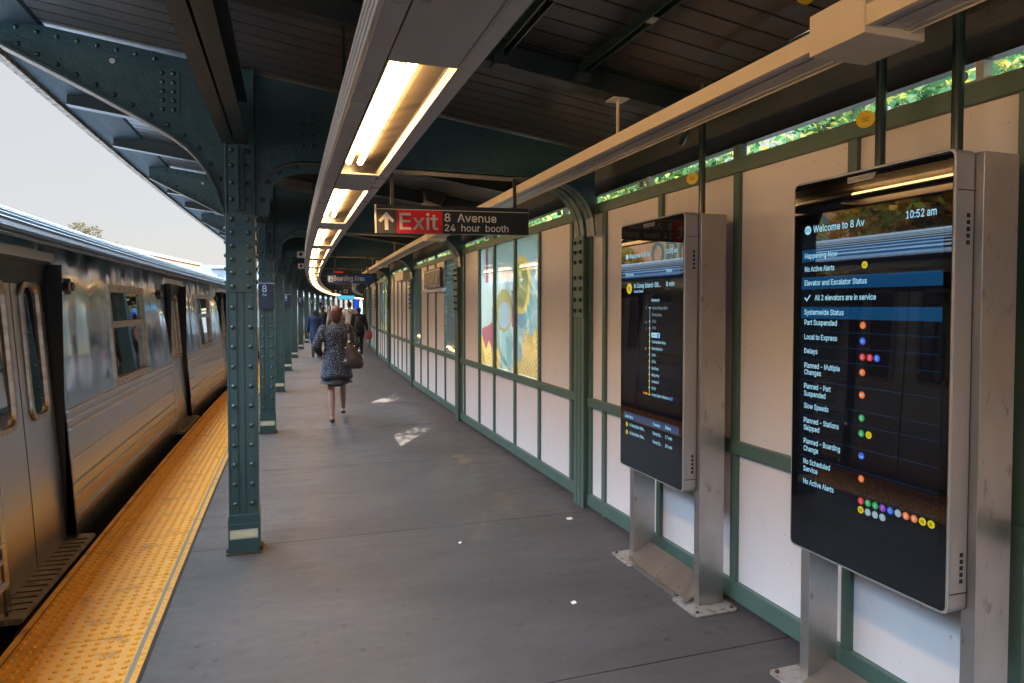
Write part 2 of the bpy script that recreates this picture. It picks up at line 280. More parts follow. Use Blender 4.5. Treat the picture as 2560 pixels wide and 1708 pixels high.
# ---------------------------------------------------------------- mesh builder
# outlines of the sans-serif lettering used on the signs and screens (advance | points | triangles, per character)
GLY = {
' ': (188, (), ()),
'-': (453, (103, 255, 348, 255, 348, 177, 103, 177), (3, 1, 0, 3, 2, 1)),
'.': (188, (136, 1, 117, -11, 95, -16, 74, -11, 55, 1, 43, 19, 38, 41, 43, 63, 55, 81, 74, 94, 95, 98, 117, 94, 136, 81, 148, 63, 152, 41, 148, 19), (9, 11, 10, 9, 12, 11, 8, 12, 9, 7, 12, 8, 7, 13, 12, 6, 13, 7, 6, 14, 13, 6, 15, 14, 5, 15, 6, 5, 0, 15, 4, 0, 5, 4, 1, 0, 3, 1, 4, 2, 1, 3)),
'/': (249, (170, 544, 249, 544, 79, -87, 0, -87), (3, 1, 0, 3, 2, 1)),
'0': (453, (330, 15, 227, -18, 123, 15, 58, 109, 37, 254, 59, 399, 123, 494, 227, 527, 330, 494, 395, 399, 416, 254, 395, 109, 171, 83, 227, 61, 283, 83, 320, 147, 333, 254, 319, 361, 283, 426, 227, 448, 171, 426, 134, 361, 120, 254, 134, 147), (6, 8, 7, 5, 8, 6, 5, 19, 8, 19, 9, 8, 5, 20, 19, 18, 9, 19, 17, 9, 18, 5, 21, 20, 4, 21, 5, 17, 10, 9, 16, 10, 17, 4, 22, 21, 3, 22, 4, 16, 11, 10, 3, 23, 22, 15, 11, 16, 3, 12, 23, 14, 11, 15, 14, 0, 11, 2, 12, 3, 2, 13, 12, 13, 0, 14, 2, 0, 13, 2, 1, 0)),
'1': (453, (76, 0, 76, 55, 391, 55, 391, 0, 276, 509, 276, 0, 212, 0, 212, 448, 209, 448, 86, 358, 86, 427, 198, 509), (10, 4, 11, 10, 8, 4, 8, 7, 4, 7, 5, 4, 10, 9, 8, 6, 5, 7, 0, 2, 1, 0, 3, 2)),
'2': (453, (400, -11, 53, -11, 53, 52, 226, 236, 273, 289, 300, 331, 309, 371, 298, 413, 268, 439, 224, 448, 178, 437, 149, 408, 136, 351, 51, 351, 76, 448, 138, 506, 225, 527, 311, 507, 371, 451, 392, 373, 381, 314, 345, 252, 275, 172, 164, 56, 164, 68, 400, 68), (15, 17, 16, 15, 18, 17, 14, 18, 15, 14, 9, 18, 9, 8, 18, 8, 19, 18, 14, 10, 9, 13, 10, 14, 7, 19, 8, 13, 11, 10, 6, 19, 7, 13, 12, 11, 6, 20, 19, 5, 20, 6, 4, 20, 5, 4, 21, 20, 3, 21, 4, 3, 22, 21, 2, 22, 3, 2, 24, 22, 24, 23, 22, 2, 25, 24, 2, 0, 25, 1, 0, 2)),
'3': (453, (218, -7, 133, 10, 70, 57, 44, 132, 109, 132, 126, 87, 165, 59, 219, 50, 275, 61, 315, 93, 329, 145, 316, 196, 275, 234, 201, 248, 157, 248, 157, 299, 288, 448, 288, 452, 70, 452, 70, 509, 372, 509, 372, 461, 211, 278, 211, 289, 308, 276, 371, 222, 393, 145, 370, 66, 309, 12), (18, 20, 19, 18, 21, 20, 18, 17, 21, 17, 16, 21, 16, 22, 21, 15, 23, 16, 23, 22, 16, 14, 23, 15, 14, 24, 23, 14, 13, 24, 13, 25, 24, 12, 25, 13, 11, 25, 12, 11, 26, 25, 10, 26, 11, 9, 26, 10, 9, 27, 26, 2, 4, 3, 2, 5, 4, 8, 27, 9, 2, 6, 5, 8, 28, 27, 7, 28, 8, 2, 7, 6, 1, 7, 2, 1, 28, 7, 1, 0, 28)),
'4': (453, (424, 94, 29, 94, 29, 161, 241, 520, 330, 520, 120, 163, 120, 174, 424, 174, 354, -11, 271, -11, 271, 121, 271, 146, 271, 329, 354, 329), (2, 4, 3, 2, 6, 4, 6, 5, 4, 11, 13, 12, 11, 8, 13, 2, 7, 6, 2, 11, 7, 11, 0, 7, 1, 11, 2, 1, 10, 11, 8, 0, 11, 1, 9, 10, 9, 0, 1, 9, 8, 0)),
'5': (453, (314, 5, 221, -18, 135, 1, 73, 54, 45, 141, 130, 141, 147, 96, 178, 70, 221, 61, 270, 74, 304, 110, 316, 162, 304, 216, 269, 252, 217, 266, 171, 258, 130, 234, 55, 243, 86, 520, 377, 520, 377, 441, 160, 441, 146, 312, 133, 312, 174, 335, 230, 345, 298, 331, 353, 293, 389, 235, 402, 163, 379, 70), (17, 21, 18, 21, 19, 18, 21, 20, 19, 17, 23, 21, 23, 22, 21, 24, 26, 25, 23, 26, 24, 23, 27, 26, 17, 27, 23, 17, 14, 27, 14, 28, 27, 17, 15, 14, 13, 28, 14, 17, 16, 15, 12, 28, 13, 12, 29, 28, 11, 29, 12, 11, 30, 29, 10, 30, 11, 3, 5, 4, 3, 6, 5, 9, 30, 10, 3, 7, 6, 8, 30, 9, 3, 8, 7, 8, 0, 30, 3, 0, 8, 2, 0, 3, 2, 1, 0)),
'6': (453, (316, 4, 226, -18, 136, 5, 75, 69, 52, 162, 69, 243, 128, 346, 246, 520, 343, 520, 157, 250, 124, 250, 157, 296, 192, 317, 235, 325, 321, 305, 380, 245, 400, 157, 378, 67, 180, 72, 226, 60, 273, 72, 304, 107, 316, 157, 304, 208, 273, 242, 226, 254, 180, 242, 148, 208, 136, 158, 148, 107), (6, 8, 7, 6, 12, 8, 12, 9, 8, 5, 12, 6, 12, 14, 13, 5, 11, 12, 9, 14, 12, 9, 25, 14, 25, 15, 14, 5, 10, 11, 9, 26, 25, 24, 15, 25, 5, 9, 10, 5, 26, 9, 24, 16, 15, 4, 26, 5, 4, 27, 26, 23, 16, 24, 4, 28, 27, 22, 16, 23, 3, 28, 4, 3, 29, 28, 21, 16, 22, 21, 17, 16, 3, 18, 29, 20, 17, 21, 3, 19, 18, 19, 17, 20, 2, 19, 3, 19, 0, 17, 2, 0, 19, 1, 0, 2)),
'7': (453, (167, -3, 92, -3, 320, 449, 320, 449, 59, 449, 59, 512, 394, 512, 394, 448), (4, 6, 5, 4, 3, 6, 3, 7, 6, 2, 7, 3, 1, 7, 2, 1, 0, 7)),
'8': (453, (322, 1, 226, -18, 131, 1, 65, 55, 41, 135, 55, 200, 94, 250, 142, 272, 142, 261, 83, 301, 59, 380, 81, 456, 141, 508, 226, 527, 311, 508, 371, 456, 393, 380, 369, 301, 311, 261, 311, 272, 358, 250, 398, 200, 412, 135, 388, 55, 172, 71, 226, 60, 280, 71, 313, 98, 325, 139, 313, 182, 278, 213, 226, 224, 174, 213, 139, 182, 127, 139, 139, 98, 183, 310, 226, 301, 269, 310, 297, 336, 308, 376, 298, 414, 270, 439, 226, 449, 183, 439, 154, 414, 144, 376, 154, 336), (12, 14, 13, 11, 14, 12, 11, 15, 14, 11, 43, 15, 43, 42, 15, 42, 16, 15, 10, 44, 11, 44, 43, 11, 41, 16, 42, 10, 45, 44, 40, 16, 41, 10, 46, 45, 40, 17, 16, 9, 46, 10, 39, 17, 40, 9, 47, 46, 38, 17, 39, 9, 36, 47, 9, 37, 36, 37, 17, 38, 37, 19, 17, 19, 18, 17, 8, 7, 9, 7, 37, 9, 7, 19, 37, 6, 19, 7, 6, 20, 19, 5, 20, 6, 5, 31, 20, 31, 21, 20, 5, 32, 31, 30, 21, 31, 29, 21, 30, 5, 33, 32, 29, 22, 21, 4, 33, 5, 4, 34, 33, 28, 22, 29, 27, 22, 28, 4, 35, 34, 27, 23, 22, 3, 35, 4, 26, 23, 27, 3, 24, 35, 3, 25, 24, 25, 23, 26, 3, 23, 25, 2, 23, 3, 2, 0, 23, 2, 1, 0)),
'9': (453, (137, 504, 226, 527, 316, 504, 378, 440, 400, 347, 383, 266, 324, 162, 206, -11, 109, -11, 296, 259, 329, 259, 295, 213, 261, 191, 218, 183, 131, 204, 73, 263, 52, 352, 75, 442, 273, 436, 226, 449, 180, 436, 148, 402, 137, 352, 148, 301, 180, 267, 226, 255, 273, 267, 304, 300, 316, 350, 304, 402), (0, 2, 1, 17, 2, 0, 17, 19, 2, 19, 3, 2, 17, 20, 19, 18, 3, 19, 16, 20, 17, 18, 4, 3, 16, 21, 20, 29, 4, 18, 16, 22, 21, 28, 4, 29, 15, 22, 16, 15, 23, 22, 27, 4, 28, 27, 5, 4, 15, 24, 23, 26, 5, 27, 15, 25, 24, 25, 5, 26, 25, 9, 5, 9, 10, 5, 10, 6, 5, 14, 25, 15, 11, 6, 10, 25, 13, 9, 13, 8, 9, 14, 13, 25, 12, 6, 11, 13, 6, 12, 8, 6, 13, 8, 7, 6)),
':': (188, (136, 276, 117, 264, 95, 260, 74, 264, 55, 276, 43, 294, 38, 316, 43, 338, 55, 357, 74, 369, 95, 373, 117, 369, 136, 357, 148, 338, 152, 316, 148, 294, 136, 1, 117, -11, 95, -16, 74, -11, 55, 1, 43, 19, 38, 41, 43, 63, 55, 81, 74, 94, 95, 98, 117, 94, 136, 81, 148, 63, 152, 41, 148, 19), (25, 27, 26, 25, 28, 27, 24, 28, 25, 23, 28, 24, 23, 29, 28, 22, 29, 23, 22, 30, 29, 22, 31, 30, 21, 31, 22, 21, 16, 31, 20, 16, 21, 20, 17, 16, 19, 17, 20, 18, 17, 19, 9, 11, 10, 9, 12, 11, 8, 12, 9, 7, 12, 8, 7, 13, 12, 6, 13, 7, 6, 14, 13, 6, 15, 14, 5, 15, 6, 5, 0, 15, 4, 0, 5, 4, 1, 0, 3, 1, 4, 2, 1, 3)),
'A': (480, (93, -11, 1, -11, 194, 520, 284, 520, 479, -11, 387, -11, 277, 299, 254, 369, 217, 489, 260, 489, 223, 368, 201, 299, 359, 188, 121, 188, 121, 153, 359, 153), (1, 8, 2, 8, 3, 2, 8, 9, 3, 9, 4, 3, 1, 10, 8, 10, 7, 8, 10, 7, 9, 7, 4, 9, 6, 12, 7, 12, 4, 7, 1, 13, 10, 13, 11, 10, 13, 14, 11, 14, 0, 11, 5, 15, 6, 15, 12, 6, 1, 14, 13, 14, 12, 13, 14, 15, 12, 15, 4, 12, 1, 0, 14, 5, 4, 15)),
'B': (456, (247, -11, 49, -11, 49, 520, 242, 520, 334, 501, 391, 448, 409, 374, 397, 315, 363, 277, 326, 260, 326, 270, 369, 255, 412, 208, 429, 136, 410, 61, 349, 8, 136, 220, 136, 68, 243, 68, 322, 89, 344, 137, 333, 178, 300, 208, 247, 220, 136, 441, 136, 296, 237, 296, 283, 306, 313, 333, 324, 371, 304, 420, 238, 441), (1, 24, 2, 24, 3, 2, 24, 4, 3, 24, 5, 4, 24, 31, 5, 31, 30, 5, 30, 6, 5, 1, 25, 24, 29, 6, 30, 29, 7, 6, 28, 7, 29, 27, 7, 28, 27, 8, 7, 26, 8, 27, 1, 16, 25, 16, 26, 25, 16, 10, 26, 10, 8, 26, 10, 9, 8, 16, 11, 10, 16, 23, 11, 23, 12, 11, 1, 17, 16, 22, 12, 23, 22, 13, 12, 21, 13, 22, 20, 13, 21, 19, 13, 20, 19, 14, 13, 18, 14, 19, 1, 18, 17, 1, 14, 18, 1, 15, 14, 1, 0, 15)),
'C': (510, (344, -6, 267, -18, 144, 15, 59, 110, 29, 254, 59, 398, 144, 493, 267, 527, 344, 515, 409, 480, 457, 424, 488, 337, 401, 337, 380, 388, 351, 419, 312, 438, 268, 445, 190, 423, 135, 359, 115, 254, 135, 150, 190, 86, 268, 64, 312, 71, 351, 90, 380, 120, 401, 171, 488, 171, 458, 85, 409, 29), (6, 8, 7, 6, 9, 8, 5, 9, 6, 5, 16, 9, 16, 10, 9, 5, 17, 16, 15, 10, 16, 14, 10, 15, 14, 11, 10, 5, 18, 17, 13, 11, 14, 4, 18, 5, 12, 11, 13, 4, 19, 18, 4, 20, 19, 3, 20, 4, 25, 27, 26, 25, 28, 27, 3, 21, 20, 24, 28, 25, 2, 21, 3, 23, 28, 24, 2, 22, 21, 23, 29, 28, 22, 29, 23, 2, 29, 22, 2, 0, 29, 1, 0, 2)),
'D': (502, (219, 0, 96, 0, 96, 57, 215, 57, 318, 81, 379, 149, 399, 255, 379, 361, 320, 428, 221, 452, 93, 452, 93, 509, 225, 509, 353, 478, 433, 391, 462, 255, 433, 119, 351, 31, 125, 509, 125, 0, 60, 0, 60, 509), (20, 11, 21, 11, 18, 21, 20, 10, 11, 18, 12, 11, 19, 12, 18, 19, 9, 12, 9, 13, 12, 9, 8, 13, 8, 14, 13, 20, 9, 10, 20, 2, 9, 2, 19, 9, 7, 14, 8, 7, 15, 14, 6, 15, 7, 5, 15, 6, 5, 16, 15, 4, 16, 5, 4, 17, 16, 3, 17, 4, 20, 1, 2, 19, 3, 2, 19, 17, 3, 19, 0, 17, 1, 19, 20, 19, 0, 1)),
'E': (419, (386, -11, 49, -11, 49, 520, 383, 520, 383, 441, 136, 441, 136, 297, 366, 297, 366, 218, 136, 218, 136, 68, 386, 68), (1, 5, 2, 5, 3, 2, 5, 4, 3, 1, 6, 5, 1, 9, 6, 9, 7, 6, 9, 8, 7, 1, 10, 9, 1, 11, 10, 1, 0, 11)),
'F': (410, (136, -11, 49, -11, 49, 520, 380, 520, 380, 441, 136, 441, 136, 289, 357, 289, 357, 210, 136, 210), (1, 5, 2, 5, 3, 2, 5, 4, 3, 1, 6, 5, 1, 9, 6, 9, 7, 6, 9, 8, 7, 1, 0, 9)),
'G': (520, (382, 9, 269, -18, 143, 15, 59, 110, 29, 254, 59, 398, 143, 493, 264, 527, 344, 514, 410, 478, 459, 422, 490, 338, 401, 338, 378, 387, 349, 418, 312, 438, 266, 445, 189, 423, 135, 359, 115, 254, 135, 150, 190, 86, 269, 64, 339, 81, 386, 129, 406, 215, 561, 188, 272, 188, 272, 267, 489, 267, 489, 199, 461, 85), (6, 8, 7, 6, 9, 8, 5, 9, 6, 5, 16, 9, 16, 10, 9, 5, 17, 16, 15, 10, 16, 14, 10, 15, 5, 18, 17, 14, 11, 10, 13, 11, 14, 4, 18, 5, 12, 11, 13, 4, 19, 18, 27, 29, 28, 27, 25, 29, 25, 30, 29, 4, 20, 19, 3, 20, 4, 27, 24, 25, 30, 26, 25, 31, 26, 30, 24, 26, 27, 24, 31, 26, 3, 21, 20, 23, 31, 24, 2, 21, 3, 2, 22, 21, 23, 0, 31, 22, 0, 23, 2, 0, 22, 1, 0, 2)),
'H': (517, (136, -11, 49, -11, 49, 520, 136, 520, 136, 300, 381, 300, 381, 520, 468, 520, 468, -11, 381, -11, 381, 221, 136, 221), (1, 3, 2, 1, 4, 3, 5, 7, 6, 5, 8, 7, 1, 11, 4, 11, 5, 4, 11, 10, 5, 10, 8, 5, 1, 0, 11, 9, 8, 10)),
'I': (300, (280, -11, 20, -11, 20, 68, 107, 68, 107, 441, 20, 441, 20, 520, 280, 520, 280, 441, 194, 441, 194, 68, 280, 68), (5, 7, 6, 5, 8, 7, 4, 8, 5, 3, 9, 4, 9, 8, 4, 3, 10, 9, 1, 3, 2, 1, 10, 3, 1, 11, 10, 1, 0, 11)),
'J': (396, (303, 24, 185, -19, 67, 24, 22, 143, 22, 184, 109, 184, 109, 147, 130, 83, 185, 62, 239, 83, 261, 147, 261, 520, 347, 520, 347, 143), (10, 12, 11, 10, 13, 12, 3, 5, 4, 3, 6, 5, 3, 7, 6, 9, 13, 10, 9, 0, 13, 2, 7, 3, 2, 8, 7, 8, 0, 9, 2, 0, 8, 2, 1, 0)),
'K': (467, (104, 145, 104, 216, 139, 261, 174, 303, 212, 344, 364, 509, 448, 509, 231, 276, 228, 276, 60, 0, 60, 509, 125, 509, 125, 334, 124, 225, 125, 193, 125, 0, 372, 0, 188, 259, 228, 309, 449, 0), (9, 11, 10, 9, 12, 11, 4, 6, 5, 4, 18, 6, 18, 7, 6, 3, 18, 4, 9, 1, 12, 1, 13, 12, 3, 17, 18, 7, 19, 18, 2, 17, 3, 0, 7, 8, 0, 19, 7, 1, 17, 2, 1, 13, 17, 13, 16, 17, 14, 16, 13, 9, 0, 1, 15, 16, 14, 9, 19, 0, 15, 19, 9, 16, 19, 15)),
'L': (393, (372, -11, 49, -11, 49, 520, 136, 520, 136, 68, 372, 68), (1, 3, 2, 1, 4, 3, 1, 5, 4, 1, 0, 5)),
'M': (628, (131, -10, 51, -10, 51, 518, 158, 518, 286, 190, 296, 162, 308, 125, 320, 87, 334, 39, 294, 39, 309, 85, 321, 124, 333, 161, 343, 190, 470, 518, 577, 518, 577, -10, 495, -10, 495, 291, 495, 327, 496, 369, 497, 413, 498, 467, 526, 467, 507, 406, 491, 360, 476, 319, 465, 287, 348, -10, 280, -10, 162, 287, 150, 318, 136, 358, 120, 405, 99, 467, 128, 467, 130, 416, 130, 372, 131, 329, 131, 291), (1, 34, 2, 34, 3, 2, 34, 35, 3, 35, 4, 3, 13, 22, 14, 22, 15, 14, 22, 23, 15, 23, 16, 15, 1, 33, 34, 36, 4, 35, 13, 21, 22, 24, 16, 23, 37, 4, 36, 13, 20, 21, 25, 20, 24, 20, 16, 24, 1, 37, 33, 37, 32, 33, 1, 38, 37, 32, 4, 37, 13, 25, 20, 25, 19, 20, 13, 26, 25, 31, 4, 32, 1, 39, 38, 13, 27, 26, 30, 4, 31, 1, 0, 39, 13, 28, 27, 29, 4, 30, 29, 5, 4, 12, 28, 13, 29, 6, 5, 11, 28, 12, 29, 9, 6, 9, 10, 6, 10, 7, 6, 10, 7, 11, 7, 8, 11, 8, 28, 11, 29, 8, 9, 29, 28, 8)),
'N': (523, (136, -11, 49, -11, 49, 520, 142, 520, 352, 188, 372, 156, 397, 112, 430, 46, 395, 41, 390, 108, 388, 157, 388, 195, 388, 520, 474, 520, 474, -11, 381, -11, 193, 284, 168, 325, 138, 376, 90, 461, 130, 466, 133, 384, 135, 328, 136, 291), (1, 19, 2, 19, 3, 2, 19, 20, 3, 20, 4, 3, 11, 13, 12, 11, 14, 13, 21, 4, 20, 1, 21, 19, 21, 18, 19, 1, 22, 21, 18, 4, 21, 17, 4, 18, 1, 23, 22, 16, 4, 17, 1, 0, 23, 15, 4, 16, 10, 14, 11, 15, 5, 4, 9, 6, 10, 6, 14, 10, 15, 9, 5, 9, 6, 5, 7, 14, 6, 15, 8, 9, 8, 14, 7, 15, 14, 8)),
'O': (533, (390, 15, 267, -18, 144, 15, 60, 110, 29, 254, 60, 398, 144, 493, 267, 527, 390, 493, 474, 398, 504, 254, 474, 110, 190, 86, 267, 64, 343, 86, 398, 149, 419, 254, 398, 360, 343, 423, 267, 444, 190, 423, 136, 359, 115, 254, 136, 149), (6, 8, 7, 5, 8, 6, 5, 19, 8, 19, 9, 8, 5, 20, 19, 18, 9, 19, 17, 9, 18, 5, 21, 20, 4, 21, 5, 17, 10, 9, 16, 10, 17, 4, 22, 21, 15, 10, 16, 4, 23, 22, 15, 11, 10, 3, 23, 4, 3, 12, 23, 14, 11, 15, 14, 0, 11, 2, 12, 3, 2, 13, 12, 13, 0, 14, 2, 0, 13, 2, 1, 0)),
'P': (445, (136, -11, 49, -11, 49, 520, 236, 520, 338, 497, 400, 435, 420, 348, 400, 260, 338, 197, 236, 175, 98, 175, 98, 253, 231, 253, 291, 266, 323, 299, 333, 348, 323, 396, 291, 428, 231, 441, 136, 441), (1, 11, 2, 11, 19, 2, 19, 3, 2, 19, 4, 3, 19, 18, 4, 18, 5, 4, 11, 0, 19, 17, 5, 18, 17, 6, 5, 16, 6, 17, 15, 6, 16, 14, 6, 15, 14, 7, 6, 13, 7, 14, 12, 7, 13, 12, 8, 7, 1, 10, 11, 0, 12, 11, 0, 9, 12, 9, 8, 12, 1, 9, 10, 1, 0, 9)),
'Q': (533, (354, 33, 406, -37, 446, -37, 375, 58, 361, 78, 307, 148, 267, 148, 340, 52, 390, 15, 267, -18, 144, 15, 60, 110, 29, 254, 60, 398, 144, 493, 267, 527, 390, 493, 474, 398, 504, 254, 474, 110, 190, 86, 267, 64, 343, 86, 398, 149, 419, 254, 398, 360, 343, 423, 267, 444, 190, 423, 136, 359, 115, 254, 136, 149), (14, 16, 15, 13, 16, 14, 13, 27, 16, 27, 17, 16, 13, 28, 27, 26, 17, 27, 25, 17, 26, 13, 29, 28, 12, 29, 13, 25, 18, 17, 24, 18, 25, 12, 30, 29, 23, 18, 24, 12, 31, 30, 23, 19, 18, 11, 31, 12, 11, 20, 31, 22, 19, 23, 7, 5, 6, 7, 22, 5, 22, 4, 5, 22, 4, 19, 4, 3, 19, 3, 8, 19, 10, 20, 11, 10, 21, 20, 21, 7, 22, 10, 7, 21, 8, 2, 3, 10, 0, 7, 10, 1, 0, 9, 2, 8, 9, 1, 10, 1, 2, 9)),
'R': (449, (136, -11, 49, -11, 49, 520, 237, 520, 338, 499, 400, 439, 421, 352, 400, 266, 338, 207, 237, 187, 85, 187, 85, 266, 233, 266, 293, 277, 324, 306, 334, 352, 324, 399, 292, 429, 232, 441, 136, 441, 446, -11, 346, -11, 212, 240, 309, 240), (1, 11, 2, 11, 19, 2, 19, 3, 2, 19, 4, 3, 19, 18, 4, 18, 5, 4, 11, 0, 19, 17, 5, 18, 17, 6, 5, 16, 6, 17, 15, 6, 16, 14, 6, 15, 14, 7, 6, 13, 7, 14, 12, 7, 13, 1, 10, 11, 0, 22, 11, 22, 12, 11, 22, 7, 12, 22, 23, 7, 23, 8, 7, 0, 9, 22, 9, 21, 22, 20, 8, 23, 9, 20, 8, 1, 9, 10, 1, 0, 9, 21, 20, 9)),
'S': (447, (328, 0, 224, -20, 123, -1, 54, 54, 23, 148, 112, 148, 132, 95, 171, 69, 224, 60, 282, 71, 320, 99, 334, 139, 323, 172, 291, 195, 242, 212, 180, 229, 78, 281, 40, 372, 65, 454, 133, 508, 227, 527, 321, 508, 386, 455, 416, 367, 331, 367, 295, 428, 225, 447, 172, 437, 138, 412, 127, 376, 140, 341, 174, 318, 216, 304, 267, 290, 316, 274, 366, 246, 405, 203, 420, 138, 396, 57), (19, 21, 20, 18, 21, 19, 18, 22, 21, 18, 26, 22, 26, 25, 22, 25, 23, 22, 17, 27, 18, 27, 26, 18, 17, 28, 27, 24, 23, 25, 17, 29, 28, 17, 30, 29, 16, 30, 17, 16, 31, 30, 16, 32, 31, 16, 33, 32, 16, 34, 33, 15, 34, 16, 15, 35, 34, 15, 36, 35, 14, 36, 15, 13, 36, 14, 13, 37, 36, 12, 37, 13, 11, 37, 12, 3, 5, 4, 3, 6, 5, 10, 37, 11, 10, 38, 37, 9, 38, 10, 3, 7, 6, 8, 38, 9, 3, 8, 7, 3, 38, 8, 3, 0, 38, 2, 0, 3, 2, 1, 0)),
'T': (449, (182, 441, 21, 441, 21, 520, 428, 520, 428, 441, 268, 441, 268, -11, 182, -11), (1, 3, 2, 1, 4, 3, 0, 4, 1, 7, 5, 0, 5, 4, 0, 7, 6, 5)),
'U': (517, (369, 5, 259, -19, 149, 5, 75, 74, 49, 172, 49, 520, 135, 520, 135, 180, 151, 119, 193, 78, 259, 63, 325, 78, 367, 119, 382, 180, 382, 520, 468, 520, 468, 172, 442, 74), (4, 6, 5, 4, 7, 6, 13, 15, 14, 13, 16, 15, 4, 8, 7, 12, 16, 13, 3, 8, 4, 12, 17, 16, 3, 9, 8, 11, 17, 12, 3, 10, 9, 10, 17, 11, 10, 0, 17, 2, 10, 3, 2, 0, 10, 2, 1, 0)),
'W': (686, (239, -11, 147, -11, 2, 520, 91, 520, 174, 199, 186, 148, 198, 96, 210, 29, 176, 29, 189, 96, 201, 148, 213, 199, 298, 520, 388, 520, 472, 199, 485, 148, 497, 96, 511, 29, 475, 29, 488, 96, 500, 148, 512, 199, 595, 520, 684, 520, 539, -11, 447, -11, 357, 320, 341, 389, 323, 486, 363, 486, 346, 392, 329, 320), (1, 3, 2, 1, 4, 3, 11, 28, 12, 28, 13, 12, 28, 29, 13, 29, 14, 13, 21, 23, 22, 21, 24, 23, 11, 27, 28, 30, 14, 29, 31, 26, 30, 26, 14, 30, 11, 31, 27, 31, 26, 27, 11, 0, 31, 25, 14, 26, 25, 15, 14, 10, 0, 11, 1, 5, 4, 20, 24, 21, 25, 19, 15, 19, 16, 15, 9, 6, 10, 6, 0, 10, 19, 16, 20, 16, 24, 20, 1, 9, 5, 9, 6, 5, 17, 24, 16, 1, 8, 9, 25, 18, 19, 7, 0, 6, 1, 7, 8, 1, 0, 7, 25, 17, 18, 25, 24, 17)),
'X': (474, (97, -11, -3, -11, 228, 319, 228, 201, 8, 520, 110, 520, 187, 407, 213, 367, 233, 334, 262, 281, 214, 281, 242, 334, 263, 367, 289, 407, 368, 520, 467, 520, 248, 204, 248, 322, 477, -11, 376, -11, 283, 123, 259, 159, 240, 190, 212, 242, 263, 242, 235, 191, 215, 160, 191, 123), (3, 23, 4, 23, 5, 4, 23, 6, 5, 13, 15, 14, 13, 24, 15, 24, 16, 15, 12, 24, 13, 23, 7, 6, 23, 10, 7, 10, 8, 7, 11, 17, 12, 17, 9, 12, 9, 24, 12, 10, 2, 8, 2, 9, 8, 10, 17, 11, 10, 16, 17, 9, 18, 17, 1, 10, 2, 10, 3, 2, 1, 23, 10, 23, 3, 10, 16, 9, 10, 16, 24, 9, 24, 18, 9, 1, 25, 23, 25, 22, 23, 25, 22, 24, 22, 18, 24, 1, 26, 25, 21, 18, 22, 1, 27, 26, 20, 18, 21, 19, 18, 20, 1, 0, 27)),
'Z': (438, (410, -11, 31, -11, 31, 50, 264, 391, 297, 437, 345, 499, 363, 444, 286, 441, 223, 441, 29, 441, 29, 520, 408, 520, 408, 458, 178, 122, 143, 74, 93, 10, 75, 65, 152, 68, 214, 68, 410, 68), (9, 11, 10, 9, 5, 11, 5, 12, 11, 9, 7, 5, 7, 4, 5, 6, 12, 5, 6, 13, 12, 7, 4, 6, 4, 13, 6, 9, 8, 7, 3, 13, 4, 2, 13, 3, 2, 16, 13, 16, 14, 13, 16, 15, 14, 17, 19, 18, 17, 0, 19, 16, 0, 17, 2, 0, 16, 1, 0, 2)),
'a': (389, (219, -9, 160, -20, 89, -5, 38, 38, 19, 108, 33, 167, 72, 203, 122, 221, 177, 231, 232, 238, 258, 244, 265, 257, 265, 256, 257, 291, 235, 312, 196, 320, 153, 312, 126, 293, 105, 261, 23, 285, 71, 354, 129, 386, 194, 396, 242, 390, 292, 370, 332, 325, 348, 252, 348, -11, 266, -11, 266, 41, 278, 41, 260, 16, 134, 63, 170, 57, 222, 69, 254, 99, 265, 139, 265, 172, 263, 172, 233, 165, 202, 160, 177, 157, 139, 148, 113, 132, 103, 105, 111, 79), (21, 23, 22, 21, 24, 23, 20, 24, 21, 20, 25, 24, 19, 16, 20, 16, 15, 20, 15, 25, 20, 15, 14, 25, 14, 26, 25, 19, 17, 16, 13, 26, 14, 19, 18, 17, 12, 11, 13, 11, 26, 13, 10, 26, 11, 10, 27, 26, 9, 37, 10, 37, 27, 10, 8, 37, 9, 7, 37, 8, 6, 37, 7, 5, 37, 6, 5, 38, 37, 36, 27, 37, 5, 39, 38, 4, 42, 5, 42, 41, 5, 41, 39, 5, 41, 40, 39, 4, 43, 42, 35, 27, 36, 4, 44, 43, 3, 44, 4, 3, 45, 44, 34, 30, 35, 30, 27, 35, 3, 32, 45, 33, 30, 34, 3, 33, 32, 3, 29, 33, 29, 30, 33, 3, 31, 29, 31, 28, 29, 31, 27, 30, 2, 31, 3, 2, 0, 31, 28, 27, 31, 1, 0, 2)),
'b': (424, (320, 6, 230, -20, 168, -6, 130, 24, 112, 48, 123, 48, 123, -11, 42, -11, 42, 520, 125, 520, 125, 330, 113, 330, 129, 353, 167, 383, 230, 396, 319, 370, 380, 297, 401, 189, 380, 80, 168, 74, 220, 58, 273, 75, 305, 121, 317, 189, 306, 257, 273, 302, 220, 318, 168, 303, 135, 258, 124, 189, 136, 119), (7, 9, 8, 7, 11, 9, 11, 10, 9, 13, 15, 14, 12, 15, 13, 12, 16, 15, 11, 26, 12, 26, 16, 12, 7, 28, 11, 28, 27, 11, 27, 26, 11, 25, 16, 26, 24, 16, 25, 24, 17, 16, 7, 29, 28, 23, 17, 24, 7, 30, 29, 22, 17, 23, 22, 18, 17, 21, 18, 22, 7, 4, 30, 4, 19, 30, 21, 0, 18, 20, 0, 21, 4, 20, 19, 4, 5, 20, 5, 0, 20, 7, 3, 4, 6, 3, 5, 3, 0, 5, 7, 6, 3, 2, 0, 3, 2, 1, 0)),
